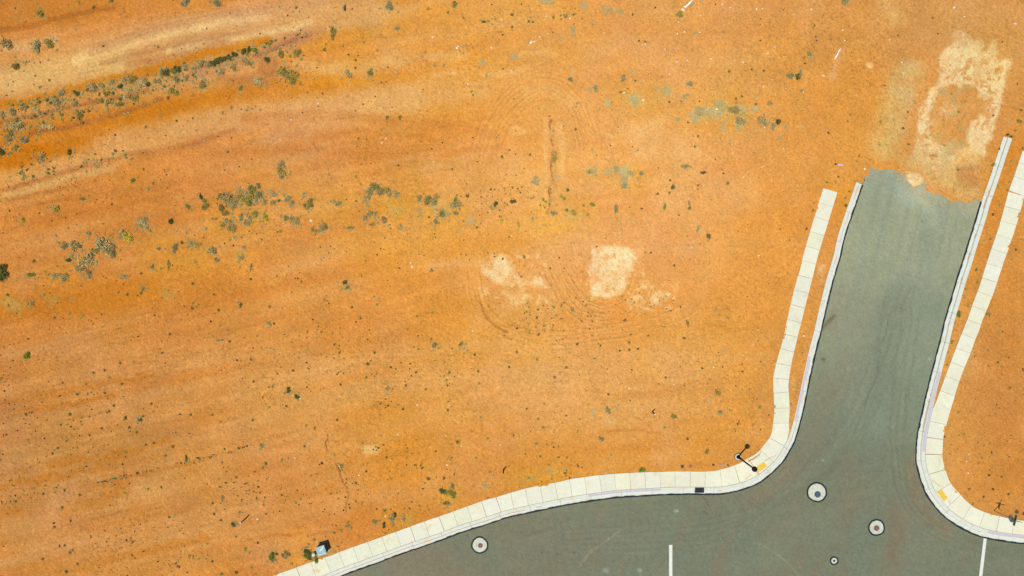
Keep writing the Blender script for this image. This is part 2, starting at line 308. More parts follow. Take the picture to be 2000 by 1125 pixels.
# vegetated yellowish soil
for k, (x, y, r) in enumerate([(640,400,60),(860,420,60),(1100,420,60),(760,400,40),(460,430,60),(340,500,60),(1400,220,70),(1240,190,60),(1220,345,40),(120,540,40),(600,1080,50),(780,1020,40),(880,970,30),(1050,930,60)]):
    G.stroke([(x-r*.4, y), (x+r*.4, y+3)], r*.6, (226,160,58), .5, .9, 18, seed=80+k, rough=.6)
for k, (x, y, r) in enumerate([(765,390,12),(772,410,9),(783,408,8),(1410,215,16),(1370,225,12),(1215,340,16),(640,1078,14),(787,1016,12),(880,972,14),(1120,418,10),(860,405,9),(100,586,10),(330,575,9),(1070,925,12),(470,500,10),(1240,195,12),(1300,180,10),(1440,225,18),(1155,335,10),(30,600,12),(15,590,10),(1033,936,8),(210,165,10),(30,200,8)]):
    G.stroke([(x-r*.5, y), (x+r*.5, y)], r, (200,172,100), .6, .9, 9, 12, seed=100+k, rough=1.0)
# top right: the scraped pale ground in front of the street end
P2 = (252, 218, 164)
SCR = [(1853,57),(1878,60),(1920,82),(1916,105),(1930,95),(1945,80),(1948,112),(1970,121),(1966,160),(1956,199),(1938,268),(1922,300),(1895,299),(1870,305),(1850,345),(1815,330),(1782,308),(1785,284),(1796,213),(1817,178),(1835,149),(1835,117),(1850,95),(1860,80)]
ISL = [(1833,173),(1867,161),(1899,163),(1918,187),(1936,189),(1928,222),(1900,240),(1886,256),(1890,292),(1866,300),(1838,285),(1815,268),(1817,220)]
G.stroke([(1900,95),(1880,180),(1880,300)], 80, (226,166,98), .45, .6, 20, seed=129)
G.area(SCR, P2, .95, 5, 12, 20, rough=.55, seed=130)
G.area(ISL, (214,144,72), .85, 8, 14, 16, rough=.6, seed=131)
G.mottle(SCR, (226,164,98), .75, 12, .12, .34, 132, 2.2, 1.1)
G.mottle([(1840,150),(1900,120),(1960,120),(1950,190),(1900,185),(1850,170)], (214,146,78), .8, 7, .12, .3, 133)
G.mottle(ISL, (190,178,128), .5, 14, .16, .4, 134)
G.area([(1830,280),(1860,278),(1866,310),(1850,328),(1834,318)], (206,190,138), .7, 4, 8, 10, rough=.8, seed=145)
G.mottle([(1785,290),(1900,290),(1915,340),(1900,385),(1800,350)], (250,206,150), .7, 11, .08, .3, 136, 1.6, 1.2)
G.mottle([(1775,295),(1870,300),(1880,335),(1790,340)], (176,112,66), .6, 7, .2, .42, 137)
G.mottle([(1868,322),(1925,315),(1915,372),(1872,368)], (160,118,84), .6, 8, .1, .3, 138)
G.stroke([(1770,150),(1756,190),(1742,240),(1728,275)], 32, (222,182,122), .9, .6, 12, seed=135, rough=.6)
G.stroke([(1830,280),(1810,310),(1860,335),(1910,310)], 24, (244,198,132), .75, .8, 14, seed=136, rough=1.2)
G.area([(1770,334),(1800,340),(1808,356),(1794,368),(1774,362)], (252,218,168), .9, 3, 3, seed=137)
G.stroke([(1780,315),(1840,345),(1895,372)], 24, (218,178,118), .7, .7, 14, seed=138, rough=.6)
G.area([(1868,326),(1900,322),(1912,350),(1900,368),(1872,360)], (198,136,84), .6, 6, 6, seed=139)
G.stroke([(1760,80),(1800,60),(1990,60)], 30, (212,150,88), .5, .9, 20, seed=140)
G.stroke([(1740,5),(1750,30)], 18, (238,190,120), .5, .9, 12, seed=141, rough=.8)
G.stroke([(1644,96),(1626,150)], 8, (238,180,136), .6, .9, 6, seed=142, rough=.7)
G.stroke([(1697,127),(1699,129)], 6, (246,190,132), .9, .3, 1.5, seed=143)
G.stroke([(1606,520),(1602,545)], 6, (248,212,160), .6, .9, 5, seed=144, rough=.9)
G.stroke([(1549,740),(1548,760)], 4, (248,206,150), .6, .9, 3, seed=145, rough=.7)
G.stroke([(1240,60),(1230,40),(1290,0)], 12, (206,136,70), .4, .9, 10, seed=146)
# tyre loops
arcA = [(930,350),(945,290),(965,240),(1000,195),(1040,168),(1080,165),(1118,190),(1142,232),(1155,290),(1160,345)]
arcB = [(1080,470),(1088,520),(1108,565),(1140,598),(1180,612),(1218,600),(1246,565),(1258,515)]
arcC = [(922,500),(926,550),(938,595),(958,628),(1000,650),(1060,662),(1150,655),(1250,640),(1330,612),(1375,578),(1398,530),(1404,470),(1392,410),(1368,368),(1335,352),(1298,368)]
arcD = [(990,265),(1015,240),(1045,235),(1060,262),(1065,300)]
G.ruts([tuple(q) for q in resample(arcA, 10)], 36, 8, .024, .06, 1)
G.ruts([tuple(q) for q in resample(arcB, 10)], 34, 8, .028, .075, 2)
G.ruts([tuple(q) for q in resample(arcC[:10], 10)], 26, 8, .026, .07, 3); G.ruts([tuple(q) for q in resample(arcC[9:15], 10)], 14, 8, .012, .03, 33)
for arc, offs, a_ in ((arcA, (-22, -13, -4, 5, 14, 23, 31), .42), (arcB, (-16, -8, 0, 8, 17, 26), .7), (arcC[:10], (-14, -6, 2, 10), .65)):
    q_ = resample(arc, 6)
    for k_, o_ in enumerate(offs):
        n0 = int(len(q_)*rng.uniform(.02, .22)); n1 = int(len(q_)*rng.uniform(.75, .98)); pp = offset(q_, o_)[n0:n1]
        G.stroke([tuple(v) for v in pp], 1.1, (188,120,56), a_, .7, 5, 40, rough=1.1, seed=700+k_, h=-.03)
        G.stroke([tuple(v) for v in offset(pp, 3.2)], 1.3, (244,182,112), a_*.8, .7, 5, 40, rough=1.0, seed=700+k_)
G.ruts([tuple(q) for q in resample(arcD, 10)], 16, 8, .02, .05, 4)
G.ruts([(1290,370),(1310,348),(1340,342),(1365,360),(1372,400),(1360,440)], 22, 8, .018, .045, 6)
G.ruts([(1000,440),(1060,470),(1110,560),(1180,700)], 16, 8, .012, .03, 7)
for k, p in enumerate([arcA, arcB, arcC]): G.stroke([tuple(q) for q in resample(p, 12)], 14, (232,162,84), .25, .8, 6, seed=150+k)
G.stroke([tuple(q) for q in resample([(938,590),(948,615),(968,636),(990,648)], 8)], 2.2, (176,112,54), .8, .6, 1, seed=155, h=-.05)  # dark shade along this stretch of rut, painted into the soil colour
G.stroke([tuple(q) for q in resample([(1125,580),(1150,604),(1185,614)], 8)], 1.8, (186,120,60), .5, .6, 1, seed=156, h=-.04)
for k, p in enumerate([[(0,372),(200,322),(420,255)], [(560,240),(760,222),(960,250)], [(-20,180),(200,130),(420,76),(600,40)], [(-20,155),(180,112),(400,58)], [(150,100),(330,50),(520,12)]]):
    G.ruts([tuple(q) for q in resample(p, 14)], 16, 8, .012, .03, 10+k)
for k, (p, wd) in enumerate([([(-40,700),(200,650),(500,600)], 40), ([(-40,790),(200,735),(450,690)], 40), ([(-40,880),(200,830),(480,780)], 45), ([(-40,990),(200,935),(520,860)], 50), ([(-40,1090),(200,1035),(480,960)], 50), ([(600,730),(900,715),(1250,730)], 45), ([(600,300),(900,285)], 30)]):
    G.ruts(p, wd, 10, .012, .028, 40+k, warp=5)
# eroded gullies
G.stroke([(1068,232),(1066,300),(1068,390)], 4, (240,180,112), .7, .8, 4, seed=190)
G.stroke([(1092,245),(1098,300),(1094,345)], 6, (240,182,116), .6, .8, 6, seed=191)
G.stroke([(1020,180),(1075,172),(1110,200)], 10, (236,176,108), .4, .8, 8, seed=192)
gul = [[(1075,232),(1073,252),(1078,272),(1082,290),(1077,312),(1076,330),(1079,348),(1074,372),(1074,395),(1070,418)], [(640,848),(638,872),(650,893),(656,905),(664,925),(672,945),(680,960),(677,985),(675,1002)]]
for k, p in enumerate(gul):
    p = [tuple(q) for q in resample(p, 6)]
    G.stroke(p, 9, (222,158,92), .6, .9, 4, seed=160+k)
    G.stroke(p, 1.3-.15*k, (132,66,38), .9-.15*k, .5, 5, 9, seed=162+k, rough=1.1, h=-.09); G.stroke([(x+5, y) for x, y in p[len(p)//3:]], 3.5, (196,150,92), .4, .8, 4, seed=664+k, rough=.9)
G.stroke([(612,280),(622,292),(620,300)], 1.1, (170,98,54), .5, .5, 3, 8, seed=166, h=-.05)
G.stroke([(512,1052),(540,1042),(566,1046)], 2, (190,110,50), .5, .8, 4, seed=167, h=-.03)
for k, p in enumerate([[(1180,842),(1240,838),(1290,846)], [(1380,632),(1400,636),(1420,640)], [(870,855),(880,870)], [(600,1045),(640,1040)], [(180,950),(420,890),(480,872)]]):
    G.stroke(p, 2.5, (200,122,56), .5, .8, 4, seed=170+k, h=-.03)
# grain
G.c *= (1+.03*fbm(X, Y, 6, 201, 2)+.045*fbm(X, Y, 40, 205, 4))[..., None]
fine = np.random.default_rng(77).normal(0, 1, X.shape); G.c *= (1+.045*fine)[..., None]
hn = fbm(X, Y, 55, 811, 4); hn2 = fbm(X, Y, 130, 821, 3)
G.c[..., 1] *= 1+.012*hn-.012*hn2; G.c[..., 2] *= 1+.05*hn+.06*hn2
gr = np.random.default_rng(78).random(X.shape); gd = .35+.65*sm(-.3, .5, fbm(X, Y, 70, 79, 3))
G.c *= np.where(gr < .016*gd, .79, np.where(gr > 1-.012*gd, 1.13, 1.0))[..., None]
sp = fbm(X, Y, 3.1, 211, 1); den = sm(-.1, .5, fbm(X, Y, 90, 213, 3))
G.c *= (1-.10*sm(.55, .8, sp)*(.35+den))[..., None]
G.c *= (1+.08*sm(.6, .85, -sp)*(.4+.6*den))[..., None]
# broad soil tone with some lens vignette painted in, read off the photograph at sample spots (offsets in picture value)
TONE = [(252,107,2,4,4),(122,277,2,-4,-20),(412,27,-4,-1,0),(106,653,-20,-21,-27),(566,703,-2,-1,-12),(1046,763,-4,-4,-13),(766,503,-2,1,-11),(566,268,-1,-1,-12),(1156,453,34,33,15),(1706,63,-6,1,-6),(1946,803,-1,4,-8),(206,983,-12,-6,-8),(486,903,-4,-4,-11),(906,873,-3,0,-14),(606,953,-8,-11,-22),(156,403,-16,-15,-24),(1306,103,9,17,12),(1636,243,-1,-4,-21),(906,303,0,3,-11),(1400,700,-8,-1,-4),(300,800,-9,-15,-28),(1300,330,12,12,2),(1000,100,2,6,0)]
wsum = np.zeros(X.shape); off = np.zeros(G.c.shape)
for (px, py, dr, dg, db) in TONE:
    ww = np.exp(-((X-px)**2+(Y-py)**2)/(2*190.0**2))+1e-6; wsum += ww; off += ww[..., None]*np.array((dr, dg, db), float)
G.c += off/wsum[..., None]+np.array((1., .5, 3.))
# relief
Hh = G.h+.03*fbm(X, Y, 60, 221, 4)+.024*fbm(X, Y, 8, 225, 2)
Hh += .06*sm(-.2, .8, fbm(X, Y, 260, 231, 2))
near = np.minimum(segdist(X, Y, OL), segdist(X, Y, OR)); outer = near
near = np.minimum(near, np.minimum(segdist(X, Y, [tuple(q) for q in KBL[::4]]), segdist(X, Y, [tuple(q) for q in KBR[::4]])))
Hh *= .25+.75*sm(10, 80, near)
Hh = np.where(outer < 5, Hh+.2*np.clip(fbm(X, Y, 15, 241, 3)-.2, 0, 1), Hh)
kcL = [tuple(q) for q in ((EL+KBL)/2)[::2]]; kcR = [tuple(q) for q in ((ER+KBR)/2)[::2]]
dk = np.minimum(segdist(X, Y, kcL), segdist(X, Y, kcR))
wx = np.where(Y < 402, 1., 0.)*(X > 1690)*(X < 1912); XE = X+wx*8*fbm(X, Y, 10, 601, 4, .65); YE = Y+wx*10*fbm(X, Y, 10, 607, 4, .65)
de = segdist(XE, YE, EDGE); ins = inside(XE, YE, ROAD)
nz = fbm(X, Y, 12, 251, 3)
apron = (~ins) & (de < 60) & (Y < 400) & (X > 1680)
ramp = -.10+np.minimum(.10, de*.010)+.03*nz*np.clip(de/8, 0, 1)+.004
Hh = np.where(apron, np.minimum(Hh+.0, ramp)+0*Hh, Hh)
Hh = np.where(ins, np.where((de < 14) & (X > 1692), -.102-de*.012+.02*nz, -.3), Hh)
for E_, K_ in ((EL, KWL), (ER, KWR)):
    dE = segdist(X, Y, [tuple(q) for q in E_[::2]]); dC = segdist(X, Y, kcL if K_ == KWL else kcR)
    Hh = np.where((dC < K_/2+.2) & (dE < .84*K_), -.3, Hh)
pvL = [tuple(q) for q in OL]+[tuple(q) for q in KBL[::-2] if q[1] > 848 or q[0] < 1500]+IL[::-1]
pvR = [tuple(q) for q in OR]+[tuple(q) for q in KBR[::-2] if q[1] > 790]+IR[::-1]
inp = inside(X, Y, pvL) | inside(X, Y, pvR)
Hh = np.where(inp & (outer > 3.2), np.minimum(Hh, -.03), Hh)
Hh = np.where(near*0+np.hypot(X-1000, Y-562) > 4000, -.02*np.minimum(50, np.hypot(X-1000, Y-562)/4000), Hh)
def grid_mesh(name, xs, ys, Z, colr, keep=None):
    nx, ny = len(xs), len(ys); X, Y = np.meshgrid(xs, ys, indexing='ij')
    co = np.empty((nx*ny, 3), np.float32); co[:, 0] = ((X-1000)*S).ravel(); co[:, 1] = ((562.5-Y)*S).ravel(); co[:, 2] = Z.ravel()
    i = (np.arange(nx-1)[:, None]*ny+np.arange(ny-1)[None, :]).ravel()
    if keep is not None: i = i[keep.ravel()]
    f = np.stack([i, i+1, i+ny+1, i+ny], 1).astype(np.int32)
    if keep is not None:
        used = np.unique(f); mp = np.zeros(nx*ny, np.int32); mp[used] = np.arange(len(used)); f = mp[f]; co = co[used]; cc = colr.reshape(-1, 3)[used]
    else: cc = colr.reshape(-1, 3)
    me = bpy.data.meshes.new(name); me.vertices.add(len(co)); me.vertices.foreach_set('co', co.ravel())
    me.loops.add(f.size); me.loops.foreach_set('vertex_index', f.ravel()); me.polygons.add(len(f))
    me.polygons.foreach_set('loop_start', np.arange(0, f.size, 4, dtype=np.int32)); me.polygons.foreach_set('loop_total', np.full(len(f), 4, np.int32))
    me.update(calc_edges=True)
    at = me.color_attributes.new('Col', 'FLOAT_COLOR', 'POINT'); at.data.foreach_set('color', np.c_[cc, np.ones(len(cc))].astype(np.float32).ravel())
    me.polygons.foreach_set('use_smooth', np.ones(len(f), bool))
    return me
def link(name, me, m=None, parent=None, loc=None):
    o = bpy.data.objects.new(name, me); C.objects.link(o)
    if m is not None and me is not None: me.materials.append(m)
    if parent: o.parent = parent
    if loc: o.location = loc
    return o
def structure(o): o['kind'] = 'structure'; return o
def tag(o, label, cat, group=None, kind=None):
    o['label'] = label; o['category'] = cat
    if group: o['group'] = group
    if kind: o['kind'] = kind
    return o
ground = structure(link('ground', grid_mesh('ground', xs, ys, Hh, alb(np.clip(G.c, 0, 255))), M['dirt']))

# ------------------------------------------------------------------ the street
rx = np.arange(-200, 2602, 3.0); ry = np.arange(312, 1500, 3.0)
R = Canvas(rx, ry, (122, 127, 103)); RX, RY = R.X, R.Y
def rt(mask, col):
    m = mask[..., None]; R.c[:] = R.c*(1-m)+np.array(col, float)*m
rt(.95*(1-sm(500, 900, RY)), (159, 163, 131))
rt(.6*(1-sm(350, 430, RY)), (156, 166, 142))
rt(.65*(1-sm(375, 425, RY+24*fbm(RX, RY, 30, 323, 4)+.15*(1800-RX)))*sm(-.2, .4, fbm(RX, RY, 22, 325, 4, .6)), (178, 178, 148))
rt(.35*sm(.0, .8, fbm(RX, RY, 150, 301, 3)), (134, 126, 102))
rt(.35*sm(.1, .8, fbm(RX, RY, 120, 305, 3)), (108, 122, 108))
rt(.8*(1-sm(800, 1350, RX))*sm(.0, 1, .7+fbm(RX, RY, 80, 309, 3)), (134, 123, 99))
rt(.4*sm(.05, .6, streak(RX, RY, math.radians(60), 90, 22, 319, 4))*sm(850, 950, RY), (134, 120, 94))
rt(.45*sm(-.1, .6, streak(RX, RY, math.radians(76), 160, 9, 311))*(1-sm(800, 900, RY)), (134, 146, 124))
rt(.5*sm(1690, 1780, RX+(RY-600)*.27)*sm(480, 640, RY)*(1-sm(820, 900, RY)), (130, 144, 122))
rt(.3*sm(-.1, .6, streak(RX, RY, math.radians(5), 160, 9, 315))*sm(800, 900, RY), (116, 120, 96))
R.stroke([(1780,372),(1810,395),(1830,430)], 22, (170,178,150), .5, .9, 14, seed=320, rough=.6)
R.stroke([(1800,390),(1815,410)], 9, (200,196,150), .45, .9, 6, seed=321, rough=.8)
R.stroke([(1700,345),(1760,352),(1830,392),(1905,400)], 9, (176,166,130), .5, .8, 10, 12, seed=319, rough=1.3)
R.stroke([(1790,372),(1806,380)], 12, (214,200,160), .6, .8, 10, 12, seed=318, rough=1.2)
R.stroke([(1765,360),(1740,345),(1775,385)], 12, (164,178,156), .5, .9, 8, seed=322)
R.stroke([(1722,360),(1720,560),(1700,660)], 30, (136,146,120), .3, .9, 20, seed=323)
R.stroke([(1746,600),(1720,680),(1713,735),(1692,790),(1690,800)], 1.6, (96,106,88), .6, .8, 4, seed=324)
R.stroke([(1746,600),(1718,690),(1713,735),(1690,790)], 30, (116,128,108), .35, .9, 6, seed=325)
R.stroke([(1606,642),(1618,630),(1630,618)], 3.5, (104,96,72), .75, .7, 2, seed=326)
R.stroke([(1540,930),(1580,880),(1620,760)], 22, (134,124,100), .4, .9, 10, seed=327)
R.stroke([(1785,900),(1790,960),(1815,1010),(1850,1040)], 14, (142,120,90), .45, .9, 8, seed=328)
R.stroke([(1750,990),(1752,1060),(1745,1125)], 14, (134,112,86), .4, .9, 14, seed=329)
R.stroke([(1390,985),(1500,965),(1545,905)], 16, (140,126,96), .35, .9, 8, seed=330)
R.stroke([(1660,900),(1650,970),(1640,1060)], 18, (132,116,92), .3, .9, 14, seed=331)
R.stroke([tuple(q) for q in resample([(1133,1106),(1150,1083),(1172,1066),(1200,1045),(1212,1036)], 6)], .9, (168,166,140), .75, .6, 1, seed=332)
R.stroke([tuple(q) for q in resample([(1480,1062),(1510,1078),(1545,1105),(1560,1125)], 6)], 1.6, (142,146,122), .6, .7, 1, seed=333)
R.stroke([tuple(q) for q in resample([(1430,1110),(1480,1085),(1530,1095)], 6)], 20, (128,136,112), .3, .9, 10, seed=334)
R.stroke([tuple(q) for q in resample([(1095,1022),(1112,1012)], 6)], 2, (96,94,76), .5, .9, 2, seed=335)
R.stroke([tuple(q) for q in resample([(1000,1040),(1040,1042),(1080,1032)], 6)], 4, (106,104,84), .35, .9, 5, seed=336)
R.stroke([(1374,970),(1384,988)], 1.2, (86,78,64), .6, .7, 2, seed=337)
R.stroke([(1376,998),(1384,1006)], 1.2, (86,78,64), .5, .7, 2, seed=338)
for k, (x, y, r) in enumerate([(1058,1081,1.6),(1090,1083,1.6),(1122,1079,2),(1099,1101,1.4),(1801,433,1.6),(1860,418,1.2),(1817,700,2.5),(1185,1115,5),(1250,1115,4),(1322,998,3),(1609,703,3),(1608,900,2)]):
    pale = k in (6, 7, 8, 9, 11)
    R.stroke([(x-1, y), (x+1, y)], r, (180,184,160) if pale else (84,82,66), .6, .6, 2, seed=340+k)
for k in range(10):
    x0 = 1560+rng.random()*60; p = resample([(x0+150+k*6, 560), (x0+100, 800), (x0+20-k*5, 930), (1400, 1010+k*6), (1100, 1035+k*5)], 14)
    R.stroke([tuple(q) for q in p], 2.2, (140,144,122) if k % 2 else (104,106,84), .22, .9, 5, seed=360+k, rough=.5)
for k in range(6):
    p = resample([(1800-k*9, 600), (1765-k*6, 860), (1800-k*4, 1000+k*4), (1960, 1090+k*5)], 14)
    R.stroke([tuple(q) for q in p], 2.2, (142,144,120) if k % 2 else (104,104,82), .22, .9, 5, seed=380+k, rough=.5)
R.c *= (1.03+.022*np.random.default_rng(5).normal(0, 1, RX.shape)+.03*fbm(RX, RY, 8, 391, 2)+.035*fbm(RX, RY, 60, 395, 4))[..., None]
cxs = (RX[:-1, :-1]+1.5); cys = (RY[:-1, :-1]+1.5)
road_keep = (inside(cxs, cys, ROAD) | (np.minimum(segdist(cxs, cys, kcL), segdist(cxs, cys, kcR)) < 5)) | ((cys < 400) & (cxs > 1690) & (cxs < 1925) & inside(cxs, cys, [(1684, 361), (1700, 315), (1940, 315), (1918, 394), (1905, 440), (1700, 440)]))
RZ = np.full(RX.shape, -.10)+.006*fbm(RX, RY, 120, 395, 2)
road = structure(link('road', grid_mesh('road', rx, ry, RZ, alb(np.clip(R.c, 0, 255)), road_keep), M['asphalt']))

def mesh_from(name, verts, faces):
    me = bpy.data.meshes.new(name); me.from_pydata([tuple(map(float, v)) for v in verts], [], faces); me.validate(); me.update(); return me
def profile_strip(name, p, prof, segs=None, gap=0):
    """prof: list of (offset px, z); p: px polyline. segs: number of samples per cast length, with a joint between"""
    V = []; F = []; n = len(prof); N = len(p); offs = [offset(p, d) for d, _ in prof]
    i = 0; segs = segs or N
    while i < N-1:
        j = min(i+segs, N-1); base = len(V)
        for k in range(i, j+1):
            for q, (d, z) in enumerate(prof):
                v = offs[q][k]
                if gap and k == j and j < N-1: v = offs[q][k]*(1-gap)+offs[q][k-1]*gap
                V.append(W(v[0], v[1], z))
        for k in range(j-i):
            for q in range(n-1):
                a = base+k*n+q; F.append((a, a+1, a+n+1, a+n))
        F.append(tuple(base+q for q in range(n))); F.append(tuple(base+(j-i)*n+q for q in range(n)[::-1]))
        i = j
    return mesh_from(name, V, F)
def seal_strip(name, p, sg, z, seed, w0=-2.6, w1=.6):
    q = resample(p, 2, False); r = np.random.default_rng(seed); n = len(q)
    k = np.convolve(r.normal(0, 1, n+8), np.ones(5)/5, 'same')[4:-4]; k2 = np.convolve(r.normal(0, 1, n+8), np.ones(9)/9, 'same')[4:-4]
    a = offset(q, sg*(w0+k2*.6)); b = offset(q, sg*(w1+k*.9))
    V = []; F = []
    for u, v in zip(a, b): V += [W(u[0], u[1], z), W(v[0], v[1], z)]
    for i in range(n-1): F.append((2*i, 2*i+1, 2*i+3, 2*i+2))
    return mesh_from(name, V, F)
for nm, E, sg, KW, seed in (('kerb', EL, sgnL, KWL, 1), ('kerb', ER, sgnR, KWR, 2)):
    g = KW*.52
    prof = [(0, -.28), (0, -.086), (g-.8, -.095), (g, .035), (g+.5, .05), (KW, .052), (KW, -.28)]
    kb = structure(link('kerb', profile_strip('kerb', E, [(sg*d, z) for d, z in prof], 12, .09), M['kerb']))
    E2 = E if seed == 1 else E[iR:]
    link('tar_seam', seal_strip('tar_seam', E2, sg, -.080, seed), M['seal'], kb)
    # dust that gathers at the foot of the kerb face
    r = np.random.default_rng(seed+5); q = resample(E, 3, False); n = len(q)
    on = np.convolve(r.normal(0, 1, n+20), np.ones(9)/9, 'same')[10:-10] > np.where(q[:, 1] > 880, .42, .12)
    if seed == 1: on |= (q[:, 0] < 1030)
    a = offset(q, sg*(g-1.7)); b = offset(q, sg*(g-.9)); V = []; F = []
    for u, v in zip(a, b): V += [W(u[0], u[1], -.088), W(v[0], v[1], -.088)]
    for i in range(n-1):
        if on[i]: F.append((2*i, 2*i+1, 2*i+3, 2*i+2))
    link('dust_line', mesh_from('dust_line', V, F), M['dust'], kb)
    runs = [((1580, 695), (1551, 822)), ((1290, 966), (1150, 978))] if seed == 1 else [((1824, 722), (1795, 880)), ((1925, 1050), (2100, 1066))]
    for (p0, p1) in runs:
        i0 = int(np.argmin(np.hypot(*(q-np.array(p0)).T))); i1 = int(np.argmin(np.hypot(*(q-np.array(p1)).T))); i0, i1 = sorted((i0, i1))
        qq = q[i0:i1+1]; a = offset(qq, sg*(g+1.4)); b = offset(qq, sg*(KW-1.2)); V = []; F = []
        for u, v in zip(a, b): V += [W(u[0], u[1], .0565), W(v[0], v[1], .0565)]
        for i in range(len(qq)-1): F.append((2*i, 2*i+1, 2*i+3, 2*i+2))
        link('kerb_paint', mesh_from('kerb_paint', V, F), M['lav'], kb)

def closest(P, q):
    d = P[1:]-P[:-1]; t = np.clip(((q-P[:-1])*d).sum(1)/((d*d).sum(1)+1e-9), 0, 1); c = P[:-1]+d*t[:, None]
    return c[int(np.argmin(((c-q)**2).sum(1)))]
def pavement(outer, inner, sub, z, seed, first=0.0, edge_noise=.3):
    O = smooth(resample(outer, 29.5/6), 2); I = np.array(inner); r = np.random.default_rng(seed)
    V = []; F = []; Cc = []; n = len(O); i = 0; cnt = 0
    en = np.convolve(r.normal(0, 1, n+8), np.ones(3)/3, 'same')[4:-4]*edge_noise
    O = offset(O, en)
    while i < n-1:
        j = min(i+6, n-1); cnt += 1; bold = r.random() < .22; gp = (.06 if bold else .035)*1.0
        tv = r.uniform(-5, 3); tv += 6; tone = np.array(alb((240+tv+r.uniform(-1.5, 1.5), 239+tv, 212+tv+r.uniform(-5, 5))))
        base = len(V)
        for k in range(i, j+1):
            o = O[k].copy()
            if k == j: o = O[k]*(1-gp*2.6)+O[k-1]*gp*2.6
            c = closest(I, o); v = c-o; L = np.hypot(*v)+1e-6; inr = o+v*(1-.55/L)
            for t, zz in ((0, z-.2), (0, z), (.5, z), (1, z), (1, z-.2)):
                q = o+(inr-o)*t; V.append(W(q[0], q[1], zz)); Cc.append(tone)
        for k in range(j-i):
            for q in range(4): a = base+k*5+q; F.append((a, a+1, a+6, a+5))
        F.append(tuple(base+q for q in range(5))); F.append(tuple(base+(j-i)*5+q for q in range(5)[::-1]))
        i = j
    me = mesh_from('pavement', V, F)
    at = me.color_attributes.new('Col', 'FLOAT_COLOR', 'POINT')
    at.data.foreach_set('color', np.c_[np.array(Cc), np.ones(len(Cc))].astype(np.float32).ravel())
    return structure(link('pavement', me, M['concrete']))
inL = IL+[tuple(q) for q in KBL if q[1] > 845 or q[0] < 1500]
inR = IR+[tuple(q) for q in KBR if q[1] > 785]
pv1 = pavement(OL, inL, 1, .052, 3); pv2 = pavement(OR, inR, 1, .052, 4)

def poly_plate(name, pts, z0, z1, m, parent=None):
    n = len(pts); V = [W(x, y, z1) for x, y in pts]+[W(x, y, z0) for x, y in pts]
    F = [tuple(range(n))]+[(i, (i+1) % n, n+(i+1) % n, n+i) for i in range(n)]
    return link(name, mesh_from(name, V, F), m, parent)
# painted stop lines belong to the road
for pts, lb in (([(1307.2,1065),(1313.6,1065),(1313.6,1190),(1307.2,1190)], 'straight white stop line on the road below the drain inlet'),
            ([(1922.5,1051.5),(1928.6,1052),(1912,1190),(1905.5,1190)], 'slanted white stop line reaching the kerb at the right corner')):
    o = poly_plate('stop_line', pts, -.094, -.088, M['mark'], road); o['label'] = lb
# dirt lying on the back of the left ramp, joint lines of the ramps
for nm, pts, m in [('dirt_smear', [(1460,899.5),(1470,895),(1482,887),(1487,880),(1483,889),(1472,897),(1462,902)], 'dust'),
                   ('ramp_joint', [(1492.6,899.6),(1515,889),(1515.3,889.6),(1492.9,900.3)], 'dust'), ('ramp_joint', [(1455,936),(1467,926),(1467.4,926.5),(1455.4,936.5)], 'dust'),]:
    poly_plate(nm, pts, .05, .058, M[m], pv1)
for pts in ([(1819,936),(1836,950),(1835.5,950.6),(1818.5,936.6)], [(1852,975),(1856,985),(1855.3,985.3),(1851.4,975.3)]): poly_plate('ramp_joint', pts, .05, .058, M['dust'], pv2)
poly_plate('dirt_smear', [(1862,956),(1869,961),(1866,962.5)], .05, .058, M['dust'], pv2)

# ------------------------------------------------------------------ small fixed things
def box_mb(V, F, cx, cy, z0, z1, sx, sy, rot=0, top=1.0):
    b = len(V); c, s = math.cos(rot), math.sin(rot)
    for z, k in ((z0, 1), (z1, top)):
        for ax, ay in ((-1,-1),(1,-1),(1,1),(-1,1)):
            x, y = ax*sx/2*k, ay*sy/2*k; V.append((cx+x*c-y*s, cy+x*s+y*c, z))
    F += [(b,b+3,b+2,b+1),(b+4,b+5,b+6,b+7)]+[(b+i,b+(i+1)%4,b+4+(i+1)%4,b+4+i) for i in range(4)]
def lathe_mb(V, F, prof, n=24, cx=0, cy=0, wob=None):
    b = len(V); m = len(prof)
    for i in range(n):
        a = 2*math.pi*i/n; k = wob[i] if wob is not None else 1
        for r, z in prof: V.append((cx+r*k*math.cos(a), cy+r*k*math.sin(a), z))
    for i in range(n):
        for q in range(m-1): F.append((b+i*m+q, b+((i+1)%n)*m+q, b+((i+1)%n)*m+q+1, b+i*m+q+1))
    F.append(tuple(b+i*m+m-1 for i in range(n)))
def mk(name, build, m, parent=None, loc=None, bevel=0):
    V = []; F = []; build(V, F); o = link(name, mesh_from(name, V, F), m, parent, loc)
    if bevel:
        bm = o.modifiers.new('bevel', 'BEVEL'); bm.width = bevel; bm.segments = 2
    return o
def empty(name, loc, rz=0):
    o = bpy.data.objects.new(name, None); C.objects.link(o); o.location = loc; o.rotation_euler = (0, 0, rz); o.empty_display_size = .3; return o
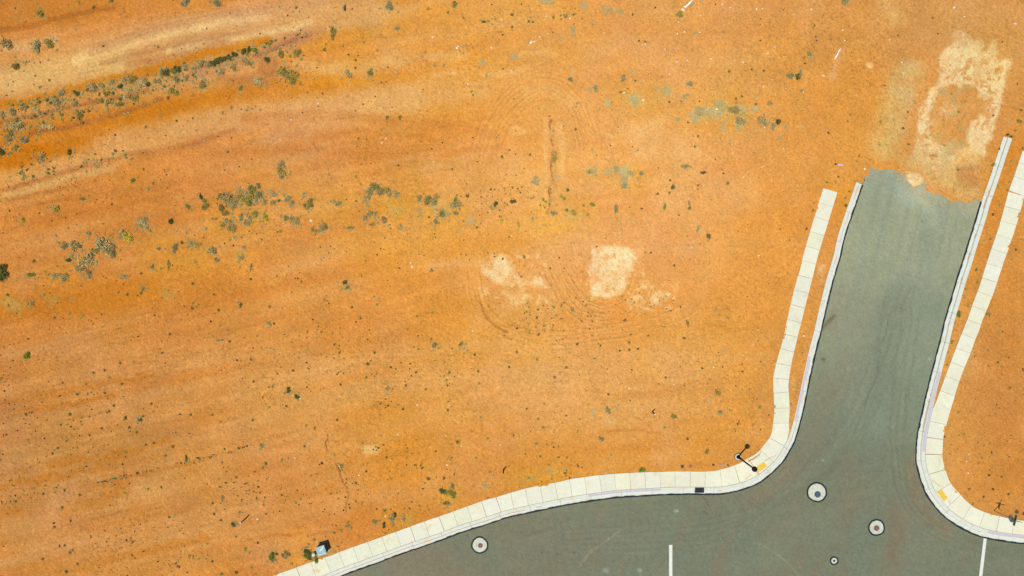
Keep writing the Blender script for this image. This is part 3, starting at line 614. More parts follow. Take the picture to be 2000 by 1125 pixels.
def manhole(px, py, r, rc, off, cm, label, seed):
    t = tag(empty('manhole', W(px, py, -.10)), label, 'manhole', 'manholes in the road')
    rr = np.random.default_rng(seed); wob = 1+.05*np.convolve(np.tile(rr.normal(0, 1, 36), 3), np.ones(5)/5, 'same')[36:72]
    R_ = r*S
    mk('tar_ring', lambda V, F: lathe_mb(V, F, [(R_+.15, -.02), (R_+.15, .010), (R_*.8, .012)], 36, wob=wob), M['seal'], t)
    mk('collar', lambda V, F: lathe_mb(V, F, [(R_*.99, .0), (R_*.985, .020), (rc*S+.02, .024)], 36, wob=wob), M['collar'], t)
    dx, dy = off[0]*S, -off[1]*S
    mk('cover', lambda V, F: lathe_mb(V, F, [(rc*S, .0), (rc*S, .030), (rc*S*.86, .034), (rc*S*.82, .028), (rc*S*.3, .028), (rc*S*.26, .033)], 28, dx, dy), M[cm], t)
    return t
manhole(1596, 962, 17, 6.3, (1.5, 4), 'iron_blue', 'largest manhole, pale collar around a blue-grey cover, near the left street corner', 1)
manhole(1713, 1031, 13.7, 5.6, (0, 1), 'iron_brown', 'manhole with brown cover and pale collar, in the junction right of the large one', 2)
manhole(937, 1065, 14, 4.8, (1, 1), 'iron_brown', 'manhole with faded brown cover beside the long curved kerb, leftmost on the road', 3)
manhole(1630, 1096, 5.8, 2.4, (0, 0), 'iron_dark', 'smallest round cover with a narrow pale collar, low in the middle of the junction', 4)
def round_cover(px, py, r, m, label):
    t = tag(empty('utility_cover', W(px, py, .0)), label, 'utility cover', 'round utility covers in the dirt')
    mk('rim', lambda V, F: lathe_mb(V, F, [(r*S, -.05), (r*S, .05), (r*S*.85, .055)], 20), M['plastic_grey'], t)
    mk('lid', lambda V, F: lathe_mb(V, F, [(r*S*.84, .05), (r*S*.82, .065), (r*S*.2, .068)], 20), M[m], t)
round_cover(1332.6, 911, 3.4, 'plastic_grey', 'dark grey round utility cover in dirt above the drain inlet, left of its paler twin')
round_cover(1348.4, 911, 3.2, 'plastic_pale', 'paler brownish round utility cover in dirt, right of its dark twin')
round_cover(1985.5, 999.5, 3.6, 'plastic_grey', 'dark round utility cover just above the green street sign')
round_cover(2000.5, 1003, 3.6, 'plastic_grey', 'dark round utility cover cut by the right photo edge')
# kerb inlet
t = tag(empty('drain_inlet', W(1366, 957, 0)), 'black rectangular drain inlet grate set in the kerb along the lower pavement', 'drain grate')
mk('frame', lambda V, F: [box_mb(V, F, x, y, -.12, .064, sx, sy) for x, y, sx, sy in ((0,.235,.9,.05),(0,-.235,.9,.05),(-.425,0,.05,.42),(.425,0,.05,.42))], M['iron_dark'], t)
mk('well', lambda V, F: box_mb(V, F, 0, 0, -.1, .056, .84, .45), M['black'], t)
mk('grate_bars', lambda V, F: [box_mb(V, F, -.30+.15*i, 0, .056, .062, .035, .42) for i in range(5)], M['iron_dark'], t)
# tactile panels
def tactile(cx, cy, lx, ly, rot, label):
    def dots(V, F):
        box_mb(V, F, 0, 0, -.02, .008, lx*S, ly*S)
        nx, ny = 11, 6
        for i in range(nx):
            for j in range(ny):
                x = (-.5+(i+.5)/nx)*lx*S; y = (-.5+(j+.5)/ny)*ly*S; lathe_mb(V, F, [(.02, .008), (.014, .014)], 6, x, y)
    o = mk('tactile_panel', dots, M['yellow'], None, W(cx, cy, .052)); o.rotation_euler = (0, 0, rot)
    tag(o, label, 'tactile paving', 'yellow tactile panels on the corner ramps')
tactile(1486, 912, 20.5, 11, math.radians(33), 'yellow tactile panel on the corner ramp beside the black street lamp')
tactile(1840, 966.5, 22, 10.5, math.radians(-55), 'yellow tactile panel on the right-hand corner ramp of the side street')

# ------------------------------------------------------------------ street lamp, sign, stakes, cabinet
t = tag(empty('street_lamp', W(1441.2, 892, 0)), 'tall black street lamp on a pale round footing at the left street corner', 'street lamp')
mk('footing', lambda V, F: lathe_mb(V, F, [(.31, -.1), (.31, .10), (.28, .12), (.20, .12)], 32), M['collar'], t)
mk('footing_ring', lambda V, F: lathe_mb(V, F, [(.36, -.05), (.36, .035), (.31, .04)], 32), M['iron_dark'], t)
mk('base_flange', lambda V, F: lathe_mb(V, F, [(.19, .12), (.19, .16), (.15, .22), (.13, .55), (.085, .70), (.07, .75)], 24), M['black'], t)
mk('pole', lambda V, F: lathe_mb(V, F, [(.085, .75), (.07, 4.1), (.085, 4.12), (.085, 4.2)], 16), M['black'], t)
lh = mk('lamp_head', lambda V, F: lathe_mb(V, F, [(.09, 4.2), (.13, 4.3), (.24, 4.46), (.25, 4.5), (.245, 4.6), (.19, 4.68), (.06, 4.74), (.03, 4.8)], 28), M['black'], t)
mk('lamp_lens', lambda V, F: lathe_mb(V, F, [(.12, 4.295), (.20, 4.40), (.17, 4.405), (.02, 4.30)], 24), M['glass_lamp'], lh)

t = tag(empty('street_sign', W(1941.5, 997.5, 0)), 'grey sign pole with crossed green name blades and an octagonal plate at the right corner', 'sign')
mk('pole', lambda V, F: lathe_mb(V, F, [(.042, -.1), (.042, 3.05), (.03, 3.06)], 12), M['steel'], t)
def vplate(V, F, L, z0, z1, th, ang, cx=0, cy=0): box_mb(V, F, cx, cy, z0, z1, L, th, ang)
mk('name_blade', lambda V, F: vplate(V, F, 1.0, 2.58, 2.84, .03, math.radians(76)), M['green_sign'], t, (.035, 0, 0), bevel=.006)
mk('name_blade', lambda V, F: vplate(V, F, .95, 2.86, 3.08, .025, math.radians(-15)), M['green_sign'], t, (0, .02, 0), bevel=.004)
def octa(V, F, x, r, z, th):
    b = len(V)
    for xx in (x, x+th):
        for i in range(8):
            a = math.pi/8+i*math.pi/4; V.append((xx, r*math.cos(a), z+r*math.sin(a)))
    F += [tuple(b+i for i in range(8))[::-1], tuple(b+8+i for i in range(8))]+[(b+i, b+(i+1) % 8, b+8+(i+1) % 8, b+8+i) for i in range(8)]
pl = mk('octagonal_plate', lambda V, F: octa(V, F, -.012, .38, 2.2, .012), M['steel'], t, (.05, 0, 0))
mk('plate_face', lambda V, F: octa(V, F, .001, .36, 2.2, .003), M['red_sign'], pl)

def stake(px, py, h, m, label):
    t = tag(empty('survey_stake', W(px, py, 0)), label, 'stake', 'upright stakes left in the dirt')
    mk('shaft', lambda V, F: box_mb(V, F, 0, 0, -.1, h-.05, .11, .09, .4, .9), M[m], t)
    mk('cap', lambda V, F: box_mb(V, F, 0, 0, h-.05, h, .11, .09, .4, .8), M['white'] if m == 'stake' else M[m], t)
stake(480.6, 1012, 1.4, 'stake', 'rusty stake with white tip in dirt left of the teal utility cabinet')
stake(983.5, 916.8, 1.3, 'stake_dark', 'dark purple stake in dirt above the curved lower pavement')
stake(1274, 804.5, 1.3, 'stake', 'dark stake with white tip standing alone in dirt toward the street corner')

t = tag(empty('utility_cabinet', W(632.2, 1068.6, 0), math.radians(19)), 'teal steel utility cabinet with hipped lid at the lower pavement edge', 'utility cabinet')
mk('plinth', lambda V, F: box_mb(V, F, 0, 0, -.1, .08, .95, .95), M['collar'], t)
mk('body', lambda V, F: box_mb(V, F, 0, 0, .08, .88, .82, .82), M['shaded_side'], t, bevel=.01)
def hip(V, F):
    z = .88; s = .44
    V += [(-s,-s,z),(s,-s,z),(s,s,z),(-s,s,z),(-s,-s,z+.05),(s,-s,z+.05),(s,s,z+.05),(-s,s,z+.05),(-.16,.05,z+.16),(.2,.05,z+.13)]
    F += [(0,3,2,1),(0,1,5,4),(1,2,6,5),(2,3,7,6),(3,0,4,7),(4,5,9,8),(5,6,9),(6,7,8,9),(7,4,8)]
mk('lid', hip, M['teal'], t)
mk('lid_strap', lambda V, F: box_mb(V, F, 0, -.30, .935, .975, .80, .025), M['teal'], t)
mk('door_handle', lambda V, F: box_mb(V, F, 0, .415, .45, .62, .04, .03), M['steel'], t)
t = tag(empty('junction_box', W(614.5, 1080.5, 0), math.radians(17)), 'small pale square junction box in weeds left of the teal cabinet', 'junction box')
mk('body', lambda V, F: box_mb(V, F, 0, 0, -.1, .40, .24, .24), M['palebox'], t, bevel=.01)
mk('lid', lambda V, F: box_mb(V, F, 0, 0, .40, .45, .29, .29, 0, .92), M['palebox'], t, bevel=.01)

# ------------------------------------------------------------------ vegetation
def leafset(V, F, Cc, P, N, L, Wd, r, bright):
    """one leaf: a small quad at P with direction N"""
    b = len(V); u = np.cross(N, np.array((0, 0, 1.3))+r.normal(0, .55, 3)); u /= np.linalg.norm(u)+1e-9
    a = P; V += [a-u*Wd*.3, a+N*L*.5-u*Wd, a+N*L, a+N*L*.5+u*Wd]; F.append((b, b+1, b+2, b+3)); Cc += [bright]*4
def finish(name, V, F, Cc):
    me = bpy.data.meshes.new(name); me.from_pydata([tuple(map(float, v)) for v in V], [], F); me.update()
    at = me.color_attributes.new('Col', 'FLOAT_COLOR', 'POINT'); at.data.foreach_set('color', np.array([(*c, 1) for c in Cc], np.float32).ravel())
    return me
def bush_mesh(seed, nl):
    r = np.random.default_rng(seed); V = []; F = []; Cc = []
    lumps = []; th = r.uniform(0, 6.28); px_, py_ = 0., 0.
    for _ in range(r.integers(10, 15)):      # a straggling chain of clumps, so that the outline is ragged
        th += r.normal(0, 1.1); st_ = r.uniform(.12, .34); px_ += st_*math.cos(th); py_ += st_*math.sin(th)
        if math.hypot(px_, py_) > .72: px_ *= .3; py_ *= .3; th = r.uniform(0, 6.28)
        lumps.append((px_, py_, r.uniform(.17, .40)))
    for k, (cx, cy, rad) in enumerate(lumps):
        hz = rad*r.uniform(.5, 1.1); hue = r.uniform(.7, 1.15); yel = r.uniform(-.02, .10)
        dead = r.random() < .25
        for _ in range(int(nl*rad*rad*10/len(lumps))):
            n = r.normal(0, 1, 3); n[2] = abs(n[2])*.9+.05; n /= np.linalg.norm(n)
            rr = rad*r.uniform(.35, 1.12); P = np.array([cx, cy, hz*.25])+n*np.array([rr, rr, hz])
            dirn = n*.6+r.normal(0, .5, 3); dirn /= np.linalg.norm(dirn)
            br = hue*r.uniform(.68, 1.28); c = (br*(1+yel), br, br*(1-yel*2))
            if dead or r.random() < .15: c = (br*1.35, br*1.12, br*.85)
            leafset(V, F, Cc, P, dirn, r.uniform(.09, .19), r.uniform(.034, .062), r, c)
    for _ in range(14):        # bare twigs poking out
        a = r.uniform(0, 6.28); n = np.array([math.cos(a), math.sin(a), r.uniform(.15, .6)]); n /= np.linalg.norm(n)
        leafset(V, F, Cc, n*.3, n, r.uniform(.6, .85), .018, r, (1.1, .8, .7))
    return finish('foliage', V, F, Cc)
def tuft_mesh(seed, nb):
    r = np.random.default_rng(seed); V = []; F = []; Cc = []
    arms = r.integers(3, 7)
    for _ in range(nb):
        k = r.integers(0, arms); a = k*6.28/arms+r.normal(0, .35)+seed; e = r.uniform(.1, 1.2)
        n = np.array([math.cos(a)*math.cos(e), math.sin(a)*math.cos(e), math.sin(e)]); P = np.array([math.cos(a), math.sin(a), 0])*r.uniform(0, .55)*r.uniform(.4, 1)
        P = P+np.array([0, 0, r.uniform(0, .15)]); br = r.uniform(.6, 1.25)
        leafset(V, F, Cc, P, n, r.uniform(.25, .6), r.uniform(.05, .10), r, (br, br, br*.9))
    return finish('weed', V, F, Cc)
def flat_mesh(seed, nl):
    """low sparse mat of dry grass"""
    r = np.random.default_rng(seed); V = []; F = []; Cc = []
    cl = [(r.uniform(0, .75), r.uniform(0, 6.28), r.uniform(.12, .35)) for _ in range(14)]
    for _ in range(nl):
        d, a, rad = cl[r.integers(0, 14)]; x = d*math.cos(a)+r.normal(0, rad*.55); y = d*math.sin(a)+r.normal(0, rad*.55)
        if math.hypot(x, y) > 1.15: continue
        b = r.uniform(0, 6.28); e = r.uniform(.05, .7); n = np.array([math.cos(b)*math.cos(e), math.sin(b)*math.cos(e), math.sin(e)]); br = r.uniform(.75, 1.2)
        leafset(V, F, Cc, np.array([x, y, .02]), n, r.uniform(.10, .24), r.uniform(.028, .055), r, (br*r.uniform(.95, 1.15), br, br*.95))
    return finish('grass', V, F, Cc)
BUSH = [bush_mesh(50+i, 1150) for i in range(10)]; TUFT = [tuft_mesh(80+i, 80) for i in range(6)]; FLAT = [flat_mesh(95+i, 900) for i in range(4)]
for me in BUSH+TUFT+FLAT: me.materials.append(M['leaf'])
COL = {'g': ((.37,.315,.145), 'grey-green'), 'd': ((.115,.13,.040), 'dark green'), 'y': ((.42,.37,.06), 'yellow-green'), 'p': ((.39,.315,.145), 'pale dry'),
       'b': ((.28,.28,.15), 'blue-green'), 'n': ((.17,.24,.045), 'bright green'), 'r': ((.08,.035,.028), 'dark red'), 'o': ((.31,.26,.075), 'olive'), 'w': ((.13,.085,.05), 'brown')}
# x y rx [xry] colour, read off the photograph
DATA = """10 85 14 g;77 92 11x17 g;97 85 10 o;35 127 9 o;75 27 10 o;183 15 5 d;148 58 4 g;202 90 4 d;309 92 4 n;362 4 9 b;16 166 4 g;97 157 4 d;95 118 4 g;154 5 5 o;219 3 6 o;30 16 3 d;7 224 6 g;27 220 8 g;50 211 9 g;72 204 5 o;63 223 5 g;77 218 6 g;94 205 4 o;110 197 9 g;122 187 9 g;114 204 7 g;152 183 9x6 d;149 202 6 g;174 175 6 o;187 172 8 g;199 172 8 g;192 194 6x3 n;212 184 7 o;218 162 7 g;236 169 6 d;249 156 10 g;261 157 9 o;259 172 10x6 g;279 162 12x9 g;289 146 5 o;290 169 7 d;309 162 8 g;316 142 7 g;324 144 8 d;336 141 8 o;348 136 8 d;363 131 7 g;378 132 7 g;393 129 9 g;343 154 8 g;368 153 7 g;380 148 5 d;391 169 9 o;341 177 9 o;329 192 5 w;313 224 4 g;212 204 6x11 g;234 207 7x6 o;249 200 5 g;269 194 9x8 o;175 217 5 d;157 228 7 o;124 224 4 d;92 245 12x7 g;32 252 17x13 g;22 262 10 o;47 269 10 g;17 276 7 g;71 274 5 g;80 263 3 o;285 248 4 d;345 236 4 d;377 231 3 w;225 264 3 w;214 253 2 w;
424 6 8 b;760 11 9 b;742 17 4 g;778 24 4 g;579 16 4 d;573 24 3 g;775 55 5 b;651 67 7x12 o;674 15 3x6 w;407 124 9 g;420 124 9 d;437 117 9 d;450 114 7 d;460 108 7 d;477 101 7 d;487 98 6 d;500 96 7 n;524 85 6x4 d;539 80 4 d;557 76 4x2 d;582 69 4x2 d;598 64 4 b;546 106 8x10 o;581 103 8x10 o;589 116 5 o;573 100 5 g;522 117 7 d;477 122 8 g;487 124 7 g;457 131 8 g;431 142 7x8 g;521 107 4 g;559 149 16x14 o;574 153 13 o;552 140 8 o;587 163 5 o;505 161 12x8 p;467 173 6 o;404 159 6 g;634 98 5 d;681 107 3 d;696 80 3 g;711 83 4 o;670 90 4 o;679 147 9x8 g;724 147 7 o;725 136 5 n;452 210 5 o;482 215 5 o;492 212 3 o;471 213 3 o;435 220 4 o;508 215 3 o;756 230 5 d;781 230 5 d;694 133 3 d;612 154 3 g;760 100 3 g;695 118 3 d;777 142 3 g;
837 18 5 o;888 10 6 o;875 25 4 d;905 36 4 d;948 43 7x3 d;967 37 4 g;1000 29 5 d;1033 42 4 d;1041 43 3 d;1000 53 4 w;1065 5 17x6 p;1141 9 9x11 p;1188 19 13x8 p;1156 42 5 p;1120 58 6x14 p;1106 29 6 g;1081 34 4 d;1120 29 3 d;1005 113 8x9 p;943 124 6x7 p;850 128 5 g;867 128 5 g;1117 142 4x10 p;1115 156 5 b;1094 76 6 p;921 179 4 n;924 186 3 n;957 152 4 p;1165 172 7 b;1151 175 6 p;1185 200 8 p;1007 203 3 g;1124 253 4 d;1143 244 3 g;1081 256 4 b;1081 265 3 p;1127 202 4 g;906 92 3 g;
1209 24 9x6 p;1236 29 3 d;1327 27 10x6 o;1347 8 9x5 p;1374 2 6x3 p;1358 63 5 p;1414 62 5 g;1260 82 4 d;1248 80 3 d;1469 91 4 g;1581 103 5x7 b;1583 117 5 p;1590 50 3x5 d;1593 72 4 d;1571 124 3 d;1563 142 4x6 b;1542 149 7 b;1558 151 6 d;1565 177 3x5 b;1424 140 4 d;1468 136 3 d;1448 132 3x5 p;1491 139 3 d;1524 142 4 o;1347 163 9x5 b;1217 154 6x7 b;1235 144 6 p;1241 158 3 d;1212 180 3 d;1282 174 5 p;1301 179 10 p;1339 187 7 p;1240 193 12 p;1307 200 3 d;1331 198 4 b;1285 198 3 g;1354 232 9x13 p;1364 220 11 p;1379 221 10 p;1397 219 12 p;1408 204 12 p;1412 249 7x13 p;1436 211 14x10 g;1449 212 10 p;1444 231 12 g;1445 244 11 p;1474 214 8 p;1491 234 12 g;1517 236 7 d;1510 249 5x7 b;1534 249 7 p;1563 249 5 p;1502 202 6 g;1476 204 4 d;1322 233 5 p;1344 239 3 d;1474 189 5 p;1449 188 3 d;1437 193 3 d;1354 266 3 g;1363 266 3 d;1524 270 5 p;
2 296 9 d;30 290 7 o;21 300 5 o;78 309 10 p;110 304 5 g;137 297 6 d;62 321 3 d;43 326 4 d;95 339 3 d;261 355 6 n;299 358 4 d;289 370 5 g;107 408 8 y;110 404 5 d;44 430 6 y;46 428 3 d;162 387 7x4 o;219 399 3 w;358 387 3x4 g;368 404 6 o;307 418 5x3 g;336 429 6x8 d;365 455 4 g;279 434 13x10 g;289 449 7x8 g;234 458 8x11 p;251 465 11 y;258 468 5 o;204 470 19 g;198 482 13 o;219 489 10x12 g;174 459 6 g;185 489 7 o;129 483 9 g;146 482 10 g;168 511 14x16 g;154 529 12x10 g;174 534 8x10 g;172 501 6 o;136 506 7x5 d;66 510 5 d;7 534 13x16 d;58 539 10x5 n;107 540 12x8 g;127 542 9 g;134 445 4 o;311 484 6x4 g;342 484 9 g;356 474 5 d;371 477 8x6 g;385 479 8x6 o;381 511 5 g;299 523 5 p;330 519 4x9 o;315 525 4 o;276 534 3 d;241 541 7x4 p;393 385 5x8 d;398 395 6 o;377 554 4 d;112 520 2 d;
406 405 9 o;402 447 5 g;551 323 8 p;551 333 9 o;551 341 8 p;445 297 3 d;643 341 4 o;696 345 4 n;445 389 14 g;456 398 11 g;437 407 8 o;441 417 7 o;466 386 11 o;480 384 11 g;493 373 9 o;503 378 9 g;487 389 12 o;513 393 9x10 g;498 394 8 p;432 384 6 d;495 416 10x9 o;486 432 9x12 g;471 424 5x7 g;518 424 7x9 y;521 422 4 d;446 434 8 g;453 447 9x10 g;437 439 6 o;472 463 4 o;534 379 8x6 g;534 396 6 p;555 381 5 g;567 389 9x7 g;572 394 6 g;593 383 4x6 g;603 401 9 o;606 393 6 o;549 422 4 g;559 427 6x5 o;569 427 6 g;578 432 7x8 g;581 439 6 g;549 452 5 o;539 440 3 g;629 447 9x10 g;613 448 6 o;635 442 6 o;666 398 9x6 g;651 394 5 p;640 396 3 g;685 445 7x3 n;696 393 3 w;721 376 11 g;733 372 11 o;746 372 10 g;756 373 8 o;715 387 6x9 g;763 381 7 p;773 380 7x6 g;716 424 6 g;723 417 6 o;733 418 5 p;728 438 7x4 o;750 430 7 p;753 428 4 g;783 445 5 p;768 356 4 g;778 323 3 d;415 488 9 g;424 509 6 p;471 504 6 p;492 521 3x9 o;475 485 5 p;457 518 4 p;490 545 4 d;589 550 4 n;675 554 6 d;456 480 3 w;627 507 3 g;512 444 3 p;
835 392 9 o;847 391 9x8 g;820 387 6 g;853 386 6 y;819 414 5 p;851 407 5x9 p;860 419 8 o;868 419 8 p;852 431 5x6 g;877 418 5 g;892 403 11 g;887 392 6x8 o;889 414 6 g;886 373 4 p;917 431 7x9 p;932 444 4 d;939 436 3 p;900 454 4x6 p;979 432 4x6 y;1013 438 4x6 y;1039 427 4x6 g;913 383 5 w;967 399 5x7 d;958 404 4 o;959 370 3 d;1001 366 4 d;1001 392 6 w;1044 352 8 p;1051 360 3 b;1084 307 5x14 o;1086 345 7x5 p;1061 389 4 n;1066 394 3 n;1096 383 5 n;1102 388 5 n;1109 371 5 d;1076 395 4x7 p;1069 414 6 p;1081 417 7 g;1074 404 4 p;1140 401 4 n;1157 399 7x4 n;1120 416 7x6 o;1107 411 5 d;1148 419 5 o;1156 292 5 g;1156 333 9 p;1150 336 5 b;1188 334 8 p;1164 342 4 g;980 306 3 d;1035 302 3 d;883 331 3 d;843 528 5 d;1024 502 3x5 d;982 505 3 d;1061 437 4 p;1075 439 4 p;1039 388 3 g;
1215 336 14x11 p;1221 352 9x10 p;1232 342 7 g;1205 333 9 p;1219 365 6 b;1245 350 4x7 g;1255 340 6 b;1337 325 8x6 b;1349 326 4 b;1357 286 3 d;1245 294 3 b;1425 281 3 b;1445 281 3 g;1373 337 6x4 w;1413 339 3 d;1421 358 5 d;1402 361 3 g;1314 366 4x7 d;1307 377 3 d;1284 379 3 d;1308 352 3 w;1296 404 4x8 n;1346 398 3x7 b;1346 407 5 d;1202 413 5x12 b;1326 421 2 d;1365 448 4x10 b;1384 464 4x8 d;1232 427 4 p;1363 362 4 w;1416 417 4 p;1317 518 3 w;1344 479 3 b;1271 494 3 d;1260 494 3 o;1253 407 3 w;1389 390 2 o;
53 694 8 n;2 740 4 n;85 576 5 g;61 594 6 g;65 592 3 r;15 576 5 d;17 597 4 d;139 586 5 g;276 572 4x5 d;279 565 5 p;249 575 3 d;163 617 5 o;136 613 4 o;208 625 4 p;302 616 3 d;332 653 4 d;378 592 4 n;388 595 4x2 n;376 602 4 d;213 737 5 o;182 728 3 d;204 723 3 w;235 709 3 d;261 707 3x5 o;123 747 4 d;151 770 4 d;205 767 4 d;184 770 2 d;117 773 3 w;137 809 5 d;119 830 3 d;139 833 3 d;199 836 4 d;222 792 3 d;245 819 3x6 d;253 835 4 w;274 820 6x3 d;296 788 3 d;280 813 3 d;373 810 3 d;352 809 3 d;55 662 3 d;107 620 3 d;51 809 3 w;223 677 4 p;238 750 3 d;317 689 3 w;399 659 3x4 n;19 673 2 d;230 830 2 d;160 830 2 d;214 803 3 w;175 814 2 w;
418 575 4 d;427 606 4 d;527 599 5 o;470 596 3x6 d;524 632 6x4 g;535 632 4x2 w;425 664 6x2 o;435 664 4x2 d;449 667 4 d;634 586 4 b;676 562 6x4 n;570 647 3 p;592 642 4 p;619 644 3 b;688 600 3 w;740 583 3 b;737 595 3x5 n;790 564 4 p;705 622 3 d;653 673 3 d;664 689 3 d;564 762 5x6 d;581 776 6 d;580 778 4 b;719 711 5 d;764 717 4 d;716 737 3 d;758 758 5x6 g;758 792 4 d;743 788 3 d;742 810 3 o;787 799 3 d;793 753 4 w;665 751 3 w;495 745 3 w;514 733 3x4 o;463 703 3 w;490 702 3x5 d;573 724 4 w;415 810 3 d;494 820 3 d;432 824 2 d;598 831 4 o;615 836 4 d;658 820 3 d;559 793 3 w;527 795 3 o;477 659 2 w;732 689 3 d;
849 674 6 b;842 662 4 o;902 673 5 b;927 693 4 d;934 725 4 d;936 749 4 n;878 727 3 d;872 742 4 o;867 735 4x2 o;832 760 4 d;812 727 3 w;994 717 3 d;1106 718 4 d;1161 700 5x3 n;1120 605 6 b;1087 616 4 b;1081 600 3 n;1028 609 3 n;1051 605 3 d;1049 620 3 w;939 815 4 g;1061 835 4 n;1070 835 3 g;1187 801 6x8 b;1160 806 6x7 p;815 617 3 n;844 611 4x2 n;1049 702 4 o;1083 737 4 w;1127 673 3 d;1173 675 3 d;1034 646 3 o;985 655 3 n;998 663 2 d;1010 688 3 d;1157 655 3 o;1177 645 3x5 g;817 682 3 n;1030 592 3 o;1188 770 3 w;1010 641 3 w;1051 818 4 o;875 801 3 w;1022 673 3 p;
1232 653 4 d;1266 655 4 d;1229 669 4 d;1246 681 3 d;1229 683 3 d;1210 685 3 d;1221 625 4 w;1336 660 5x4 d;1343 631 4x7 o;1398 605 5 g;1422 621 3 b;1414 684 5x7 p;1402 765 5x8 o;1385 782 4x7 p;1406 803 8x7 g;1316 813 6 o;1371 719 3 d;1230 707 4 g;1301 579 3x5 g;1326 583 4 p;1295 638 6x2 o;1300 737 3 w;1287 750 2 d;1336 753 3 o;1425 801 3 g;1298 835 3 n;1435 838 3 o;1441 828 3 w;1484 796 3 n;1215 579 3 o;1387 742 3 o;
338 872 5 d;324 890 4 n;267 844 4 d;285 868 3 d;301 865 3 d;245 883 5 o;114 875 3 d;103 886 3 d;364 893 3x6 d;364 901 4 d;353 905 3 d;386 894 6x2 d;268 924 4 d;243 929 3 d;227 934 8x2 d;206 940 7x2 d;191 942 2 d;286 921 2 d;308 914 2 d;349 924 3 o;361 934 2 w;315 951 3 d;290 955 3 n;244 962 3 n;126 957 3 d;89 948 3 o;85 964 3 d;31 979 4x2 d;20 980 3 o;61 972 2 d;157 967 4 w;107 1029 4 d;106 1022 3 w;127 1065 4 d;117 1066 3 d;142 1074 4 n;138 1079 3 d;84 1092 4 d;130 1116 5 d;341 1007 4 g;331 1010 3 d;247 1055 4x2 d;256 1051 2 d;208 1057 2 d;187 1061 2 d;178 1049 2 r;390 1039 3x5 o;359 1067 3 o;388 1091 4x3 n;347 1106 4 w;122 991 3 d;139 1017 3 w;152 1101 3 w;
511 872 4x6 o;519 905 5 d;513 913 3 n;498 921 4x3 d;551 898 4x5 n;563 895 2 d;416 888 5x2 d;439 877 3 d;467 876 3 d;473 874 2 d;483 871 3 d;434 903 3x4 w;595 872 3 d;629 905 4 r;619 926 4x3 o;430 951 5x3 d;441 943 3 d;427 936 3 o;435 974 4x6 p;416 983 3 d;418 1004 3 w;468 1000 4 n;456 1024 6x5 d;432 1016 3 w;505 951 3 d;482 959 4x3 o;501 973 3x4 d;515 986 3x4 d;462 932 4x3 w;695 943 4 d;664 960 4x3 o;646 964 4x3 d;587 975 3 o;715 921 3 d;755 893 3 w;739 875 3 w;744 850 4x3 o;649 850 3 g;653 888 3x5 o;666 913 4x6 o;763 934 4x3 o;752 997 5 n;765 1011 7 b;769 1005 5x6 r;767 1022 5 g;732 1019 6x5 o;750 1025 4x6 w;787 1010 5x8 p;798 993 3x4 g;666 1035 5x3 n;653 1040 3 d;681 1019 3 n;680 1027 6x4 p;534 1089 9x8 n;531 1092 6 b;541 1082 4 r;534 1081 4 r;559 1083 9x8 p;570 1101 4 n;480 1072 5 n;487 1079 3x5 o;405 1062 4 o;462 1118 5 d;491 1108 5x4 o;433 1121 5 n;500 1121 3x4 o;415 1096 4 w;614 1054 5x4 o;603 1063 4 o;617 1091 4x6 n;601 1080 10x7 d;603 1083 8x6 n;604 1089 7x5 d;616 1094 6x7 n;598 1077 6x5 d;626 1060 5x3 d;707 983 3 o;504 1060 3 w;619 957 2 g;793 869 2 d;461 1048 4x2 n;
865 957 6x8 d;882 949 5x7 o;876 962 8x7 y;886 967 7 o;872 983 7x5 o;867 934 4x5 w;887 926 3x5 w;879 896 5 g;894 863 5 d;953 856 5x3 n;837 935 5 w;811 908 2x4 d;825 914 3 w;930 894 5x3 n;924 949 4x3 g;851 881 2x4 d;949 951 6 p;963 936 4 p;1033 934 5x4 g;1014 940 4x3 p;957 922 5x3 o;1048 866 4 b;1091 893 4x3 d;1107 894 3 n;1129 910 3x4 w;1103 924 4x2 d;1072 921 7x4 p;1100 915 4x5 p;1175 857 7x5 b;1193 888 4 b;1003 850 2x3 w;1022 848 3x4 g;800 993 3x4 d;953 972 2 w;1254 918 7x6 n;1250 921 4 y;
1378 882 5x6 o;1343 857 4 w;1393 908 3 w;1422 909 3 w;1422 889 4 p;1930 612 5x6 o;1891 597 5 o;1872 613 5x6 n;1859 669 4x5 n;1978 506 4 g;1906 527 3 d;1909 551 4 o;1888 564 4 o;1948 708 3 d;1998 722 4x5 w;1872 805 4 o;1972 757 5x3 d;1930 684 4 o;1851 825 3 g;1849 713 3x2 d;1951 648 3 p;
1975 850 4x2 o;1971 892 2 d;1956 931 4x3 d;1893 955 4x3 w;1921 970 4x2 d;1969 965 3 d;1901 985 3 o;1932 928 3 w;1937 884 4x2 w;1939 955 3 w;1843 871 2x3 g;1951 364 5 y;1968 371 4 n;1952 401 4 o;1939 419 4 w;1972 355 3 o;1934 467 4x3 d;1922 475 4 p;1931 500 4 o;1984 488 4 d;1998 290 5 n;1976 314 4 g;1951 291 3 d;1942 322 5x4 b;1976 267 4 d;1970 262 3 r;1652 401 5 d;1651 387 4 o;1633 356 4x5 g;1637 345 3 d;1588 411 3 d;1590 396 4 o;1659 374 4x3 d;1669 354 2 d;1678 304 3x4 w;1692 318 2x4 g;1673 314 3 o;1634 281 3 g;1717 283 3x4 o;1775 282 5x3 d;1844 284 4x3 n;1615 356 3 n;1575 447 3 w;1894 326 6x3 p;1884 328 5x3 p;1871 332 3x4 w;
